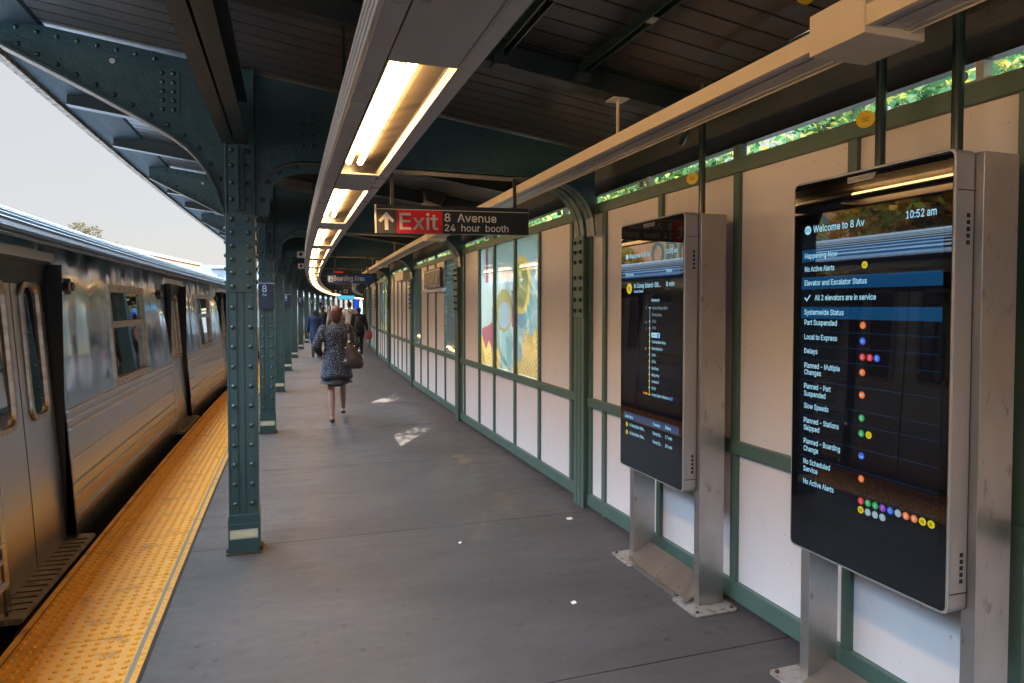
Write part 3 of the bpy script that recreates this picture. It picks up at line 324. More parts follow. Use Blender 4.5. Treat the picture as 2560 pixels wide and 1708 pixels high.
'c': (396, (264, -11, 207, -19, 111, 7, 46, 80, 23, 187, 46, 296, 111, 370, 207, 396, 263, 388, 311, 365, 349, 328, 377, 270, 297, 249, 281, 283, 263, 302, 239, 314, 208, 319, 152, 301, 119, 254, 107, 187, 119, 122, 152, 75, 208, 58, 239, 62, 264, 75, 282, 95, 298, 130, 379, 110, 350, 50, 313, 12), (6, 8, 7, 6, 9, 8, 5, 9, 6, 5, 16, 9, 16, 10, 9, 16, 15, 10, 15, 11, 10, 5, 17, 16, 14, 11, 15, 13, 11, 14, 5, 18, 17, 4, 18, 5, 12, 11, 13, 4, 19, 18, 4, 20, 19, 3, 20, 4, 25, 27, 26, 3, 21, 20, 25, 28, 27, 24, 28, 25, 2, 21, 3, 2, 22, 21, 23, 28, 24, 22, 28, 23, 2, 28, 22, 2, 29, 28, 2, 0, 29, 1, 0, 2)),
'd': (424, (257, -6, 195, -20, 105, 6, 44, 80, 23, 189, 45, 298, 106, 370, 195, 396, 258, 383, 295, 353, 312, 330, 300, 330, 300, 520, 383, 520, 383, -11, 302, -11, 302, 48, 312, 48, 295, 24, 152, 75, 205, 58, 256, 74, 289, 119, 301, 189, 289, 258, 257, 303, 205, 318, 151, 302, 119, 257, 107, 189, 119, 121), (11, 13, 12, 11, 10, 13, 10, 14, 13, 6, 8, 7, 6, 9, 8, 5, 9, 6, 5, 26, 9, 26, 10, 9, 26, 25, 10, 25, 24, 10, 24, 14, 10, 5, 27, 26, 5, 28, 27, 4, 28, 5, 23, 14, 24, 4, 29, 28, 22, 14, 23, 4, 30, 29, 3, 30, 4, 3, 19, 30, 21, 17, 22, 17, 14, 22, 2, 19, 3, 2, 20, 19, 20, 17, 21, 2, 16, 20, 16, 17, 20, 2, 18, 16, 18, 15, 16, 18, 14, 17, 2, 0, 18, 15, 14, 18, 1, 0, 2)),
'e': (404, (287, -6, 212, -19, 111, 7, 45, 80, 23, 187, 45, 295, 109, 369, 205, 396, 270, 384, 327, 349, 368, 286, 382, 195, 382, 158, 64, 158, 64, 232, 375, 232, 302, 184, 287, 264, 256, 304, 205, 319, 153, 304, 119, 264, 107, 210, 107, 179, 121, 111, 157, 71, 213, 57, 250, 63, 277, 81, 300, 118, 382, 98, 343, 32), (6, 8, 7, 6, 9, 8, 5, 9, 6, 5, 19, 9, 19, 10, 9, 5, 20, 19, 18, 10, 19, 17, 10, 18, 5, 21, 20, 4, 14, 5, 14, 21, 5, 17, 15, 10, 15, 11, 10, 14, 22, 21, 16, 15, 17, 4, 13, 14, 22, 15, 14, 22, 11, 15, 23, 11, 22, 23, 12, 11, 3, 13, 4, 24, 12, 23, 3, 24, 13, 24, 12, 13, 28, 30, 29, 3, 25, 24, 28, 31, 30, 27, 31, 28, 2, 25, 3, 2, 26, 25, 26, 31, 27, 2, 31, 26, 2, 0, 31, 1, 0, 2)),
'g': (425, (295, -146, 207, -162, 130, -150, 75, -119, 34, -66, 104, -26, 129, -58, 159, -78, 206, -86, 274, -66, 300, -4, 300, 57, 312, 57, 295, 34, 257, 5, 195, -6, 107, 17, 45, 85, 23, 191, 45, 298, 106, 370, 196, 396, 258, 383, 296, 354, 313, 330, 302, 330, 302, 390, 383, 390, 383, -10, 360, -96, 152, 85, 205, 70, 257, 85, 290, 126, 301, 193, 290, 259, 257, 303, 205, 318, 152, 302, 119, 258, 107, 193, 119, 127), (20, 22, 21, 25, 27, 26, 25, 24, 27, 24, 28, 27, 20, 23, 22, 19, 23, 20, 19, 37, 23, 37, 24, 23, 37, 36, 24, 36, 35, 24, 35, 28, 24, 19, 38, 37, 19, 39, 38, 18, 39, 19, 34, 28, 35, 18, 40, 39, 18, 41, 40, 33, 28, 34, 17, 41, 18, 17, 30, 41, 32, 12, 33, 12, 28, 33, 17, 31, 30, 16, 31, 17, 31, 12, 32, 16, 11, 31, 11, 12, 31, 16, 13, 11, 13, 10, 11, 13, 28, 12, 16, 14, 13, 10, 28, 13, 15, 14, 16, 9, 28, 10, 9, 29, 28, 4, 6, 5, 4, 7, 6, 3, 7, 4, 8, 29, 9, 3, 8, 7, 3, 29, 8, 3, 0, 29, 2, 0, 3, 2, 1, 0)),
'h': (410, (136, 277, 125, 225, 125, -11, 42, -11, 42, 520, 125, 520, 125, 276, 82, 276, 145, 371, 227, 396, 301, 379, 351, 326, 368, 241, 368, -11, 285, -11, 285, 233, 264, 296, 209, 318, 166, 307), (3, 7, 4, 7, 5, 4, 7, 6, 5, 8, 10, 9, 8, 11, 10, 7, 18, 8, 18, 17, 8, 17, 11, 8, 17, 16, 11, 16, 12, 11, 7, 0, 18, 15, 12, 16, 7, 1, 0, 3, 1, 7, 15, 13, 12, 14, 13, 15, 3, 2, 1)),
'i': (167, (122, 446, 84, 431, 46, 446, 29, 483, 45, 521, 84, 536, 122, 521, 138, 483, 125, -11, 42, -11, 42, 390, 125, 390), (9, 11, 10, 9, 8, 11, 4, 6, 5, 4, 7, 6, 3, 7, 4, 2, 7, 3, 2, 0, 7, 1, 0, 2)),
'k': (381, (110, 137, 110, 212, 121, 212, 284, 379, 360, 379, 184, 199, 177, 199, 53, 0, 53, 509, 114, 509, 114, 0, 294, 0, 148, 186, 191, 229, 372, 0), (7, 9, 8, 7, 1, 9, 1, 10, 9, 2, 4, 3, 2, 13, 4, 13, 5, 4, 2, 12, 13, 5, 14, 13, 7, 0, 1, 10, 2, 1, 10, 12, 2, 0, 5, 6, 0, 14, 5, 10, 11, 12, 7, 14, 0, 10, 14, 7, 11, 14, 10)),
'l': (189, (163, -12, 138, -14, 65, 12, 42, 83, 42, 520, 125, 520, 125, 100, 130, 70, 148, 63, 159, 64, 178, 67, 194, -6), (3, 5, 4, 3, 6, 5, 3, 7, 6, 2, 7, 3, 2, 8, 7, 9, 11, 10, 8, 11, 9, 2, 11, 8, 1, 11, 2, 1, 0, 11)),
'm': (610, (125, -11, 42, -11, 42, 390, 123, 390, 123, 284, 90, 284, 124, 353, 167, 386, 220, 398, 295, 370, 339, 284, 294, 284, 329, 350, 376, 385, 437, 397, 503, 382, 551, 334, 568, 256, 568, -11, 485, -11, 485, 252, 464, 304, 418, 319, 380, 310, 355, 285, 346, 246, 346, -11, 263, -11, 263, 258, 245, 302, 199, 319, 163, 310, 136, 284, 125, 237), (7, 9, 8, 13, 15, 14, 1, 5, 2, 5, 3, 2, 5, 4, 3, 6, 9, 7, 12, 15, 13, 12, 16, 15, 6, 10, 9, 5, 31, 6, 31, 30, 6, 30, 10, 6, 11, 23, 12, 23, 22, 12, 22, 16, 12, 22, 21, 16, 21, 17, 16, 29, 10, 30, 5, 32, 31, 11, 24, 23, 20, 17, 21, 28, 11, 29, 11, 10, 29, 11, 25, 24, 1, 32, 5, 28, 25, 11, 1, 33, 32, 27, 25, 28, 20, 18, 17, 19, 18, 20, 27, 26, 25, 1, 0, 33)),
'n': (410, (136, 277, 125, 225, 125, -11, 42, -11, 42, 390, 123, 390, 123, 276, 82, 276, 145, 371, 227, 396, 301, 379, 351, 326, 368, 241, 368, -11, 285, -11, 285, 233, 264, 296, 209, 318, 166, 307), (8, 10, 9, 3, 7, 4, 7, 5, 4, 7, 6, 5, 8, 11, 10, 7, 18, 8, 18, 17, 8, 17, 11, 8, 17, 16, 11, 16, 12, 11, 7, 0, 18, 15, 12, 16, 7, 1, 0, 3, 1, 7, 15, 13, 12, 14, 13, 15, 3, 2, 1)),
'o': (415, (305, 7, 207, -20, 111, 7, 46, 80, 23, 187, 46, 296, 111, 370, 207, 396, 305, 370, 370, 296, 392, 187, 369, 80, 152, 75, 207, 58, 263, 75, 297, 122, 308, 187, 297, 254, 263, 301, 207, 318, 152, 301, 119, 254, 107, 187, 119, 122), (6, 8, 7, 6, 9, 8, 5, 19, 6, 19, 9, 6, 5, 20, 19, 18, 9, 19, 5, 21, 20, 17, 9, 18, 4, 21, 5, 17, 10, 9, 4, 22, 21, 16, 10, 17, 4, 23, 22, 15, 10, 16, 15, 11, 10, 3, 23, 4, 14, 11, 15, 3, 12, 23, 14, 0, 11, 2, 12, 3, 13, 0, 14, 2, 13, 12, 2, 0, 13, 1, 0, 2)),
'p': (424, (125, -154, 42, -154, 42, 390, 123, 390, 123, 330, 113, 330, 129, 353, 167, 383, 230, 396, 319, 370, 380, 297, 401, 189, 380, 80, 320, 6, 230, -20, 168, -6, 130, 24, 112, 48, 125, 48, 168, 74, 220, 58, 273, 75, 305, 121, 317, 189, 306, 257, 273, 302, 220, 318, 168, 303, 135, 258, 124, 189, 136, 119), (7, 9, 8, 1, 5, 2, 5, 3, 2, 5, 4, 3, 6, 9, 7, 6, 10, 9, 5, 26, 6, 26, 10, 6, 1, 28, 5, 28, 27, 5, 27, 26, 5, 25, 10, 26, 24, 10, 25, 24, 11, 10, 1, 29, 28, 23, 11, 24, 1, 30, 29, 22, 11, 23, 22, 12, 11, 21, 12, 22, 1, 17, 30, 17, 19, 30, 21, 13, 12, 20, 13, 21, 17, 20, 19, 17, 18, 20, 18, 13, 20, 1, 16, 17, 0, 16, 18, 16, 13, 18, 1, 0, 16, 15, 13, 16, 15, 14, 13)),
'r': (259, (125, -11, 42, -11, 42, 390, 123, 390, 123, 332, 110, 332, 146, 377, 212, 396, 230, 395, 254, 394, 254, 309, 229, 313, 208, 315, 164, 305, 136, 278, 125, 236), (6, 8, 7, 6, 9, 8, 6, 10, 9, 1, 5, 2, 5, 3, 2, 5, 4, 3, 5, 10, 6, 1, 14, 5, 14, 13, 5, 13, 12, 5, 12, 11, 5, 11, 10, 5, 1, 15, 14, 1, 0, 15)),
's': (365, (264, -4, 182, -19, 108, -7, 53, 31, 20, 102, 99, 119, 131, 70, 181, 57, 237, 72, 256, 104, 246, 127, 208, 145, 145, 160, 63, 200, 35, 273, 56, 338, 110, 381, 187, 396, 258, 383, 308, 346, 340, 282, 263, 265, 236, 306, 187, 321, 138, 307, 121, 277, 132, 252, 175, 233, 233, 220, 315, 179, 343, 107, 322, 41), (16, 18, 17, 16, 19, 18, 15, 19, 16, 15, 23, 19, 23, 20, 19, 14, 24, 15, 24, 23, 15, 22, 20, 23, 14, 25, 24, 21, 20, 22, 14, 26, 25, 13, 26, 14, 13, 27, 26, 13, 28, 27, 13, 29, 28, 12, 29, 13, 12, 11, 29, 11, 30, 29, 10, 30, 11, 9, 30, 10, 4, 6, 5, 9, 31, 30, 8, 31, 9, 3, 6, 4, 7, 31, 8, 3, 7, 6, 3, 31, 7, 3, 0, 31, 2, 0, 3, 2, 1, 0)),
't': (227, (-5, 390, 215, 390, 215, 316, -5, 316, 54, 91, 54, 482, 137, 482, 137, 99, 145, 70, 172, 61, 184, 62, 210, 66, 226, -7, 193, -14, 167, -15, 84, 13), (4, 6, 5, 4, 7, 6, 3, 1, 0, 3, 2, 1, 4, 8, 7, 15, 8, 4, 15, 9, 8, 10, 12, 11, 9, 12, 10, 15, 12, 9, 14, 12, 15, 14, 13, 12)),
'u': (410, (264, 7, 183, -16, 109, 1, 59, 53, 42, 138, 42, 390, 125, 390, 125, 146, 146, 83, 201, 62, 243, 72, 273, 102, 285, 154, 285, 390, 368, 390, 368, -11, 287, -11, 287, 103, 328, 103), (4, 6, 5, 4, 7, 6, 12, 14, 13, 12, 18, 14, 18, 15, 14, 11, 17, 12, 17, 18, 12, 4, 8, 7, 3, 8, 4, 11, 16, 17, 0, 15, 18, 10, 16, 11, 3, 9, 8, 9, 16, 10, 3, 0, 9, 0, 16, 9, 2, 0, 3, 2, 1, 0, 16, 15, 0)),
'v': (389, (234, -11, 155, -11, 1, 390, 92, 390, 176, 159, 197, 90, 220, 10, 169, 10, 192, 90, 214, 159, 297, 390, 387, 390), (1, 3, 2, 1, 4, 3, 9, 11, 10, 9, 0, 11, 1, 8, 4, 8, 5, 4, 8, 5, 9, 5, 0, 9, 6, 0, 5, 1, 7, 8, 7, 0, 6, 1, 0, 7)),
'w': (567, (207, -11, 129, -11, 8, 390, 95, 390, 144, 217, 164, 139, 189, 30, 151, 30, 175, 137, 196, 217, 244, 390, 325, 390, 372, 217, 392, 138, 416, 30, 377, 30, 402, 138, 423, 217, 472, 390, 559, 390, 438, -11, 360, -11, 308, 169, 294, 222, 280, 278, 263, 349, 305, 349, 287, 278, 273, 222, 258, 169), (1, 3, 2, 1, 4, 3, 9, 25, 10, 25, 11, 10, 25, 26, 11, 26, 12, 11, 17, 19, 18, 17, 20, 19, 9, 24, 25, 27, 12, 26, 28, 23, 27, 23, 12, 27, 9, 28, 24, 28, 23, 24, 22, 12, 23, 9, 29, 28, 1, 5, 4, 16, 20, 17, 8, 29, 9, 22, 13, 12, 21, 13, 22, 8, 0, 29, 1, 7, 5, 7, 6, 5, 21, 15, 13, 15, 14, 13, 15, 20, 16, 7, 0, 8, 1, 0, 7, 21, 20, 15)),
'x': (379, (21, 0, 171, 218, 171, 171, 29, 379, 100, 379, 147, 306, 179, 253, 207, 206, 175, 206, 202, 253, 233, 306, 282, 379, 352, 379, 209, 169, 209, 214, 358, 0, 287, 0, 231, 85, 200, 136, 173, 182, 205, 182, 178, 136, 148, 85, 91, 0), (2, 4, 3, 2, 5, 4, 10, 12, 11, 10, 13, 12, 2, 1, 5, 1, 6, 5, 9, 14, 10, 14, 13, 10, 1, 7, 6, 8, 14, 9, 0, 8, 1, 8, 7, 1, 8, 20, 14, 20, 15, 14, 0, 19, 8, 19, 20, 8, 0, 21, 19, 21, 18, 19, 21, 18, 20, 18, 15, 20, 0, 22, 21, 17, 15, 18, 0, 23, 22, 16, 15, 17)),
'y': (389, (63, -154, 34, -146, 53, -73, 73, -76, 101, -78, 122, -66, 140, -31, 151, -2, 1, 390, 92, 390, 176, 159, 197, 90, 220, 10, 169, 10, 192, 90, 214, 159, 298, 390, 387, 390, 214, -63, 185, -114, 144, -146, 92, -156), (7, 9, 8, 7, 10, 9, 15, 17, 16, 15, 12, 17, 12, 18, 17, 14, 11, 15, 11, 12, 15, 7, 14, 10, 14, 11, 10, 7, 13, 14, 7, 12, 13, 7, 18, 12, 6, 18, 7, 5, 18, 6, 5, 19, 18, 4, 19, 5, 1, 3, 2, 1, 4, 3, 1, 19, 4, 1, 20, 19, 1, 21, 20, 0, 21, 1)),
}
_tc = {}
def text_geo(txt, bold):
    if txt in _tc: return _tc[txt]
    x = 0; vs = []; fs = []
    for c in txt:
        a, v, f = GLY[c]
        for dx in ((-.009, .011) if c in '13KDxk' else (0,)):
            o = len(vs); vs += [(x + dx + v[i] / 1000, v[i + 1] / 1000) for i in range(0, len(v), 2)]
            fs += [(f[i] + o, f[i + 1] + o, f[i + 2] + o) for i in range(0, len(f), 3)]
        x += a / 1000
    _tc[txt] = (vs, fs); return _tc[txt]
CAP = None
class MB:
    def __init__(s, bent=False):
        s.v = []; s.f = []; s.m = []; s.bent = bent
    def add(s, vs, fs, m=0):
        o = len(s.v); s.v += [tuple(v) for v in vs]
        for f in fs: s.f.append(tuple(i + o for i in f)); s.m.append(m)
        return s
    def box(s, x0, x1, y0, y1, z0, z1, m=0, step=None):
        n = 1
        if s.bent: n = max(1, int(math.ceil((y1 - y0) / (step or 1.0))))
        vs = []
        for i in range(n + 1):
            y = y0 + (y1 - y0) * i / n
            vs += [(x0, y, z0), (x1, y, z0), (x1, y, z1), (x0, y, z1)]
        fs = [(0, 1, 2, 3), (4 * n + 3, 4 * n + 2, 4 * n + 1, 4 * n)]
        for i in range(n):
            a = 4 * i; b = a + 4
            fs += [(a, b, b + 1, a + 1), (a + 1, b + 1, b + 2, a + 2), (a + 2, b + 2, b + 3, a + 3), (a + 3, b + 3, b, a)]
        return s.add(vs, fs, m)
    def prism(s, poly, y0, y1, m=0, axis='y', step=1.0):
        """poly in (x,z) run along y, or (x,y) along z, or (y,z) along x"""
        n = max(1, int(math.ceil((y1 - y0) / step))) if (s.bent and axis == 'y') else 1
        k = len(poly); vs = []
        for i in range(n + 1):
            t = y0 + (y1 - y0) * i / n
            for a, b in poly:
                vs.append((a, t, b) if axis == 'y' else (a, b, t) if axis == 'z' else (t, a, b))
        fs = [tuple(range(k)), tuple(reversed(range(n * k, (n + 1) * k)))]
        for i in range(n):
            for j in range(k):
                a = i * k + j; b = i * k + (j + 1) % k
                fs.append((a, a + k, b + k, b))
        return s.add(vs, fs, m)
    def ribbon(s, path, t, y0, y1, m=0):
        """a bent flat bar: path in (x,z), thickness t to its left side, width y0..y1"""
        vs = []; k = len(path)
        for i, (x, z) in enumerate(path):
            a = path[max(0, i - 1)]; b = path[min(k - 1, i + 1)]
            dx, dz = b[0] - a[0], b[1] - a[1]; q = math.hypot(dx, dz) or 1
            nx, nz = -dz / q * t, dx / q * t
            vs += [(x, y0, z), (x, y1, z), (x + nx, y1, z + nz), (x + nx, y0, z + nz)]
        fs = [(0, 1, 2, 3), (4 * k - 1, 4 * k - 2, 4 * k - 3, 4 * k - 4)]
        for i in range(k - 1):
            a = 4 * i
            for j in range(4): fs.append((a + j, a + 4 + j, a + 4 + (j + 1) % 4, a + (j + 1) % 4))
        return s.add(vs, fs, m)
    def dome(s, c, n, r, h=None, seg=7, m=0):
        h = h or r * .75; n = Vector(n).normalized(); c = Vector(c)
        a = n.orthogonal().normalized(); b = n.cross(a)
        vs = []; 
        for rr, hh in ((1, 0), (.86, .5), (.5, .87)):
            for i in range(seg):
                t = 2 * math.pi * i / seg
                vs.append(c + a * (math.cos(t) * r * rr) + b * (math.sin(t) * r * rr) + n * (h * hh))
        vs.append(c + n * h); fs = []
        for k in range(2):
            for i in range(seg):
                j = (i + 1) % seg; fs.append((k * seg + i, k * seg + j, (k + 1) * seg + j, (k + 1) * seg + i))
        for i in range(seg): fs.append((2 * seg + i, 2 * seg + (i + 1) % seg, 3 * seg))
        return s.add(vs, fs, m)
    def tube(s, p0, p1, r, n=10, m=0, r1=None):
        p0, p1 = Vector(p0), Vector(p1); d = (p1 - p0).normalized(); a = d.orthogonal().normalized(); b = d.cross(a)
        vs = []
        for p, q in ((p0, r), (p1, r if r1 is None else r1)):
            for i in range(n):
                t = 2 * math.pi * i / n; vs.append(p + a * math.cos(t) * q + b * math.sin(t) * q)
        fs = [tuple(range(n - 1, -1, -1)), tuple(range(n, 2 * n))] + [(i, (i + 1) % n, n + (i + 1) % n, n + i) for i in range(n)]
        return s.add(vs, fs, m)
    def pipe(s, pts, r, n=8, m=0):
        for a, b in zip(pts, pts[1:]): s.tube(a, b, r, n, m)
        return s
    def disc(s, c, n, r, t, seg=16, m=0, sx=1):
        n = Vector(n).normalized(); c = Vector(c)
        up = Vector((0, 0, 1)) if abs(n.z) < .9 else Vector((0, 1, 0)); a = up.cross(n).normalized(); b = n.cross(a)
        vs = []
        for o in (0, t):
            for i in range(seg):
                q = 2 * math.pi * i / seg; vs.append(c + n * o + a * math.cos(q) * r * sx + b * math.sin(q) * r)
        fs = [tuple(range(seg - 1, -1, -1)), tuple(range(seg, 2 * seg))] + [(i, (i + 1) % seg, seg + (i + 1) % seg, seg + i) for i in range(seg)]
        return s.add(vs, fs, m)
    def plate(s, o, dx, dy, pts, t, m=0):
        """flat outline pts (a,b) in the plane o + a*dx + b*dy, thickness t towards the viewer (dx x dy)"""
        o, dx, dy = Vector(o), Vector(dx), Vector(dy); n = dx.cross(dy)
        k = len(pts); vs = [o + dx * a + dy * b for a, b in pts] + [o + dx * a + dy * b + n * t for a, b in pts]
        fs = [tuple(range(k - 1, -1, -1)), tuple(range(k, 2 * k))] + [(i, (i + 1) % k, k + (i + 1) % k, k + i) for i in range(k)]
        return s.add(vs, fs, m)
    def rect(s, o, dx, dy, a0, a1, b0, b1, t, m=0): return s.plate(o, dx, dy, [(a0, b0), (a1, b0), (a1, b1), (a0, b1)], t, m)
    def text(s, txt, o, dx, dy, a, b, cap, m=0, width=None, bold=.02, lift=.001, centre=False, sx=1.0):
        global CAP
        if CAP is None: CAP = max(y for x, y in text_geo('H', 0)[0])
        vs, fs = text_geo(txt, bold)
        k = cap / CAP; x0 = min(x for x, y in vs); x1 = max(x for x, y in vs)
        kx = (width / (x1 - x0)) if width else k * sx
        if centre: a = a - (x1 - x0) * kx / 2
        o, dx, dy = Vector(o), Vector(dx), Vector(dy); n = dx.cross(dy)
        return s.add([o + dx * (a + (x - x0) * kx) + dy * (b + y * k) + n * lift for x, y in vs], fs, m)
    def build(s, name, mats, parent=None, smooth=False, bevel=0):
        me = bpy.data.meshes.new(name)
        org = Vector((0, 0, 0))
        if s.bent:
            p = parent
            while p is not None: org = org + Vector(p.location); p = p.parent
            vs = [tuple(W(x, y, z) - org) for x, y, z in s.v]
        else: vs = s.v
        me.from_pydata(vs, [], s.f)
        for q in (mats if isinstance(mats, (list, tuple)) else [mats]): me.materials.append(M[q] if isinstance(q, str) else q)
        me.polygons.foreach_set('material_index', s.m)
        if smooth: me.polygons.foreach_set('use_smooth', [True] * len(me.polygons))
        me.update()
        o = bpy.data.objects.new(name, me); C.objects.link(o)
        if parent is not None: o.parent = parent
        if bevel:
            bv = o.modifiers.new('b', 'BEVEL'); bv.width = bevel; bv.segments = 2; bv.limit_method = 'ANGLE'
        return o
def tag(o, label=None, cat=None, group=None, kind=None):
    if label: o['label'] = label
    if cat: o['category'] = cat
    if group: o['group'] = group
    if kind: o['kind'] = kind
    return o
def thing(name, label, cat, u, s, z=0, rz=0, group=None, flat=False):
    """an Empty on the track curve; flat=True keeps the world's axes (for bent meshes)"""
    o = bpy.data.objects.new(name, None); C.objects.link(o); o.empty_display_size = .2
    o.location = W(u, s, z); o.rotation_euler = (0, 0, 0 if flat else rz - head(s))
    return tag(o, label, cat, group)
def copy_tree(o, parent=None):
    c = o.copy(); C.objects.link(c)
    if parent is not None: c.parent = parent
    for ch in list(o.children): copy_tree(ch, c)
    return c
def place(o, u, s, z=0, rz=0):
    o.location = W(u, s, z); o.rotation_euler = (0, 0, rz - head(s)); return o
def roofz(u): return 3.235 - .14 * u
SK = [4.84 + 4.49 * k for k in range(-2, 19)]       # the column lines
S_END = SK[-1] + 1.0

# ================================================================ SETTING
S0 = -6.5
def ground():
    mb = MB(); mb.add([(-900, -900, -1.32), (900, -900, -1.32), (900, 900, -1.32), (-900, 900, -1.32)], [(0, 1, 2, 3)])
    tag(mb.build('ground', 'ballast'), kind='structure')
    mb = MB(bent=True); mb.box(-5.6, -1.25, S0 - 6, 140, -1.315, -1.2)
    tag(mb.build('track_bed', 'ballast'), kind='structure')
    mb = MB(bent=True)
    for u in (-1.95, -3.4): 
        mb.box(u - .035, u + .035, S0 - 6, 140, -1.1, -1.0, step=2); mb.box(u - .07, u + .07, S0 - 6, 140, -1.2, -1.1, step=2)
    tag(mb.build('rails', 'rail'), kind='structure')
    # platform: slabs with open joints on a darker base, wall side and track side faces
    mb = MB(bent=True)
    mb.box(-.98, 3.05, S0, S_END, -.30, -.012, 1); mb.box(-.90, 3.0, S0, S_END, -1.31, -.30, 1)
    js = [2.655 + 2.245 * i for i in range(-3, 40)]
    ed = [S0] + [j for j in js if j > S0 and j < S_END] + [S_END]
    for a, b in zip(ed, ed[1:]): mb.box(-.345, 2.78, a + .004, b - .004, -.011, 0, 0)
    mb.box(-.363, -.347, S0, S_END, -.011, .001, 2)
    tag(mb.build('platform_floor', ['floor', 'dark_gap', 'joint']), kind='structure')
    mb = MB(bent=True)                                   # yellow tactile strip: panels, nosing, domes
    n0 = -5
    for i in range(n0, 108):
        a = 4.515 + .80 * i
        if a < S0 or a > S_END - 1: continue
        mb.box(-.975, -.412, a + .003, a + .797, -.011, .003, 0); 
        mb.box(-.392, -.364, a + .001, a + .799, -.011, .003, 0)
    mb.box(-1.015, -.985, S0, S_END, -.10, .004, 0)
    for k in range(3): mb.box(-1.0165, -1.015, S0, S_END, -.03 - .022 * k, -.022 - .022 * k, 2)
    mb.box(-.985, -.975, S0, S_END, -.011, -.002, 2)
    mb.box(-.412, -.392, S0, S_END, -.011, .0045, 1)
    s = 1.6; 
    while s < 30:
        near = s < 12
        for k in range(10):
            u = -.955 + k * .0575
            mb.dome((u, s, .003), (0, 0, 1), .0145, .0095, 7 if near else 5, 3)
        mb.dome((-.378, s, .003), (0, 0, 1), .010, .005, 6 if near else 5, 3)
        s += .0575
    tag(mb.build('tactile_paving', ['tactile', 'edge_metal', 'joint', 'dome']), kind='structure')
ground()

# ---------------------------------------------------------------- canopy
def canopy():
    t = thing('platform_canopy', 'long dark sloping canopy roof on riveted steel covering the whole platform', 'canopy', 0, 0, 0, flat=True)
    mb = MB(bent=True)                                   # ribbed steel deck
    w = .148; s = S0
    while s < S_END:
        mb.prism([(-1.50, roofz(-1.5)), (3.08, roofz(3.08)), (3.08, roofz(3.08) + .02), (-1.5, roofz(-1.5) + .02)], s, s + w - .016, 0)
        s += w
    mb.prism([(-1.50, roofz(-1.5) + .021), (3.08, roofz(3.08) + .021), (3.08, roofz(3.08) + .08), (-1.5, roofz(-1.5) + .08)], S0, S_END, 1)
    mb.build('roof_deck', ['roof', 'dark_gap'], t)
    mb = MB(bent=True)
    mb.prism([(-1.555, roofz(-1.5) - .115), (-1.50, roofz(-1.5) - .115), (-1.50, roofz(-1.5) + .10), (-1.555, roofz(-1.5) + .10)], S0, S_END)
    mb.build('fascia', 'fascia', t)
    mb = MB(bent=True)                                   # deep edge channel behind the fascia
    mb.prism([(-1.498, roofz(-1.5) - .004), (-1.498, roofz(-1.5) - .085), (-1.36, roofz(-1.36) - .05), (-1.14, roofz(-1.14) - .018), (-1.12, roofz(-1.12) - .002)], S0, S_END)
    mb.build('edge_channel', 'edge_dark', t)
    mb = MB(bent=True)                                   # beam above the wall
    mb.box(2.7005, 2.715, S0, S_END, 2.545, roofz(2.7) - .004, 0)
    mb.box(2.66, 2.70, S0, S_END, 2.545, 2.556, 0); mb.box(2.62, 2.78, S0, S_END, roofz(2.8) - .03, roofz(2.8) - .012, 0)
    mb.build('wall_girder', ['beam_dark'], t)
    mb = MB(bent=True)
    mb.prism([(2.93, 2.735), (3.03, 2.735), (3.07, 2.80), (3.05, 2.80), (3.02, 2.75), (2.93, 2.75)], S0, S_END)
    mb.build('gutter', 'casing', t)
    for k, sk in enumerate(SK[:-1]):
        for j in (1, 2):
            s = sk + 4.49 * j / 3
            mb = MB()
            def zz(u): return roofz(u) - .002
            mb.ribbon([(-1.40, zz(-1.4) - .14), (2.6, zz(2.6) - .14)], .012, -.05, .05)
            mb.ribbon([(-1.40, zz(-1.4) - .012), (2.6, zz(2.6) - .012)], .01, -.05, .05)
            mb.prism([(-1.4, zz(-1.4) - .13), (2.6, zz(2.6) - .13), (2.6, zz(2.6) - .01), (-1.4, zz(-1.4) - .01)], -.005, .005)
            o = mb.build('cross_beam', 'beam_dark', t)
            p = W(0, s) - t.location; o.location = p; o.rotation_euler = (0, 0, -head(s))
    return t
canopy()

def girder_proto():
    """double channel running between two column tops"""
    mb = MB()
    ya, yb = -4.375, -.13
    for x0, x1 in ((-.105, -.032), (-.020, .055)):
        mb.box(x0, x1, ya, yb, 2.715, 2.727); mb.box(x0, x1, ya, yb, 2.988, 3.0)
    mb.box(-.044, -.032, ya, yb, 2.727, 2.988); mb.box(-.020, -.008, ya, yb, 2.727, 2.988)
    return mb

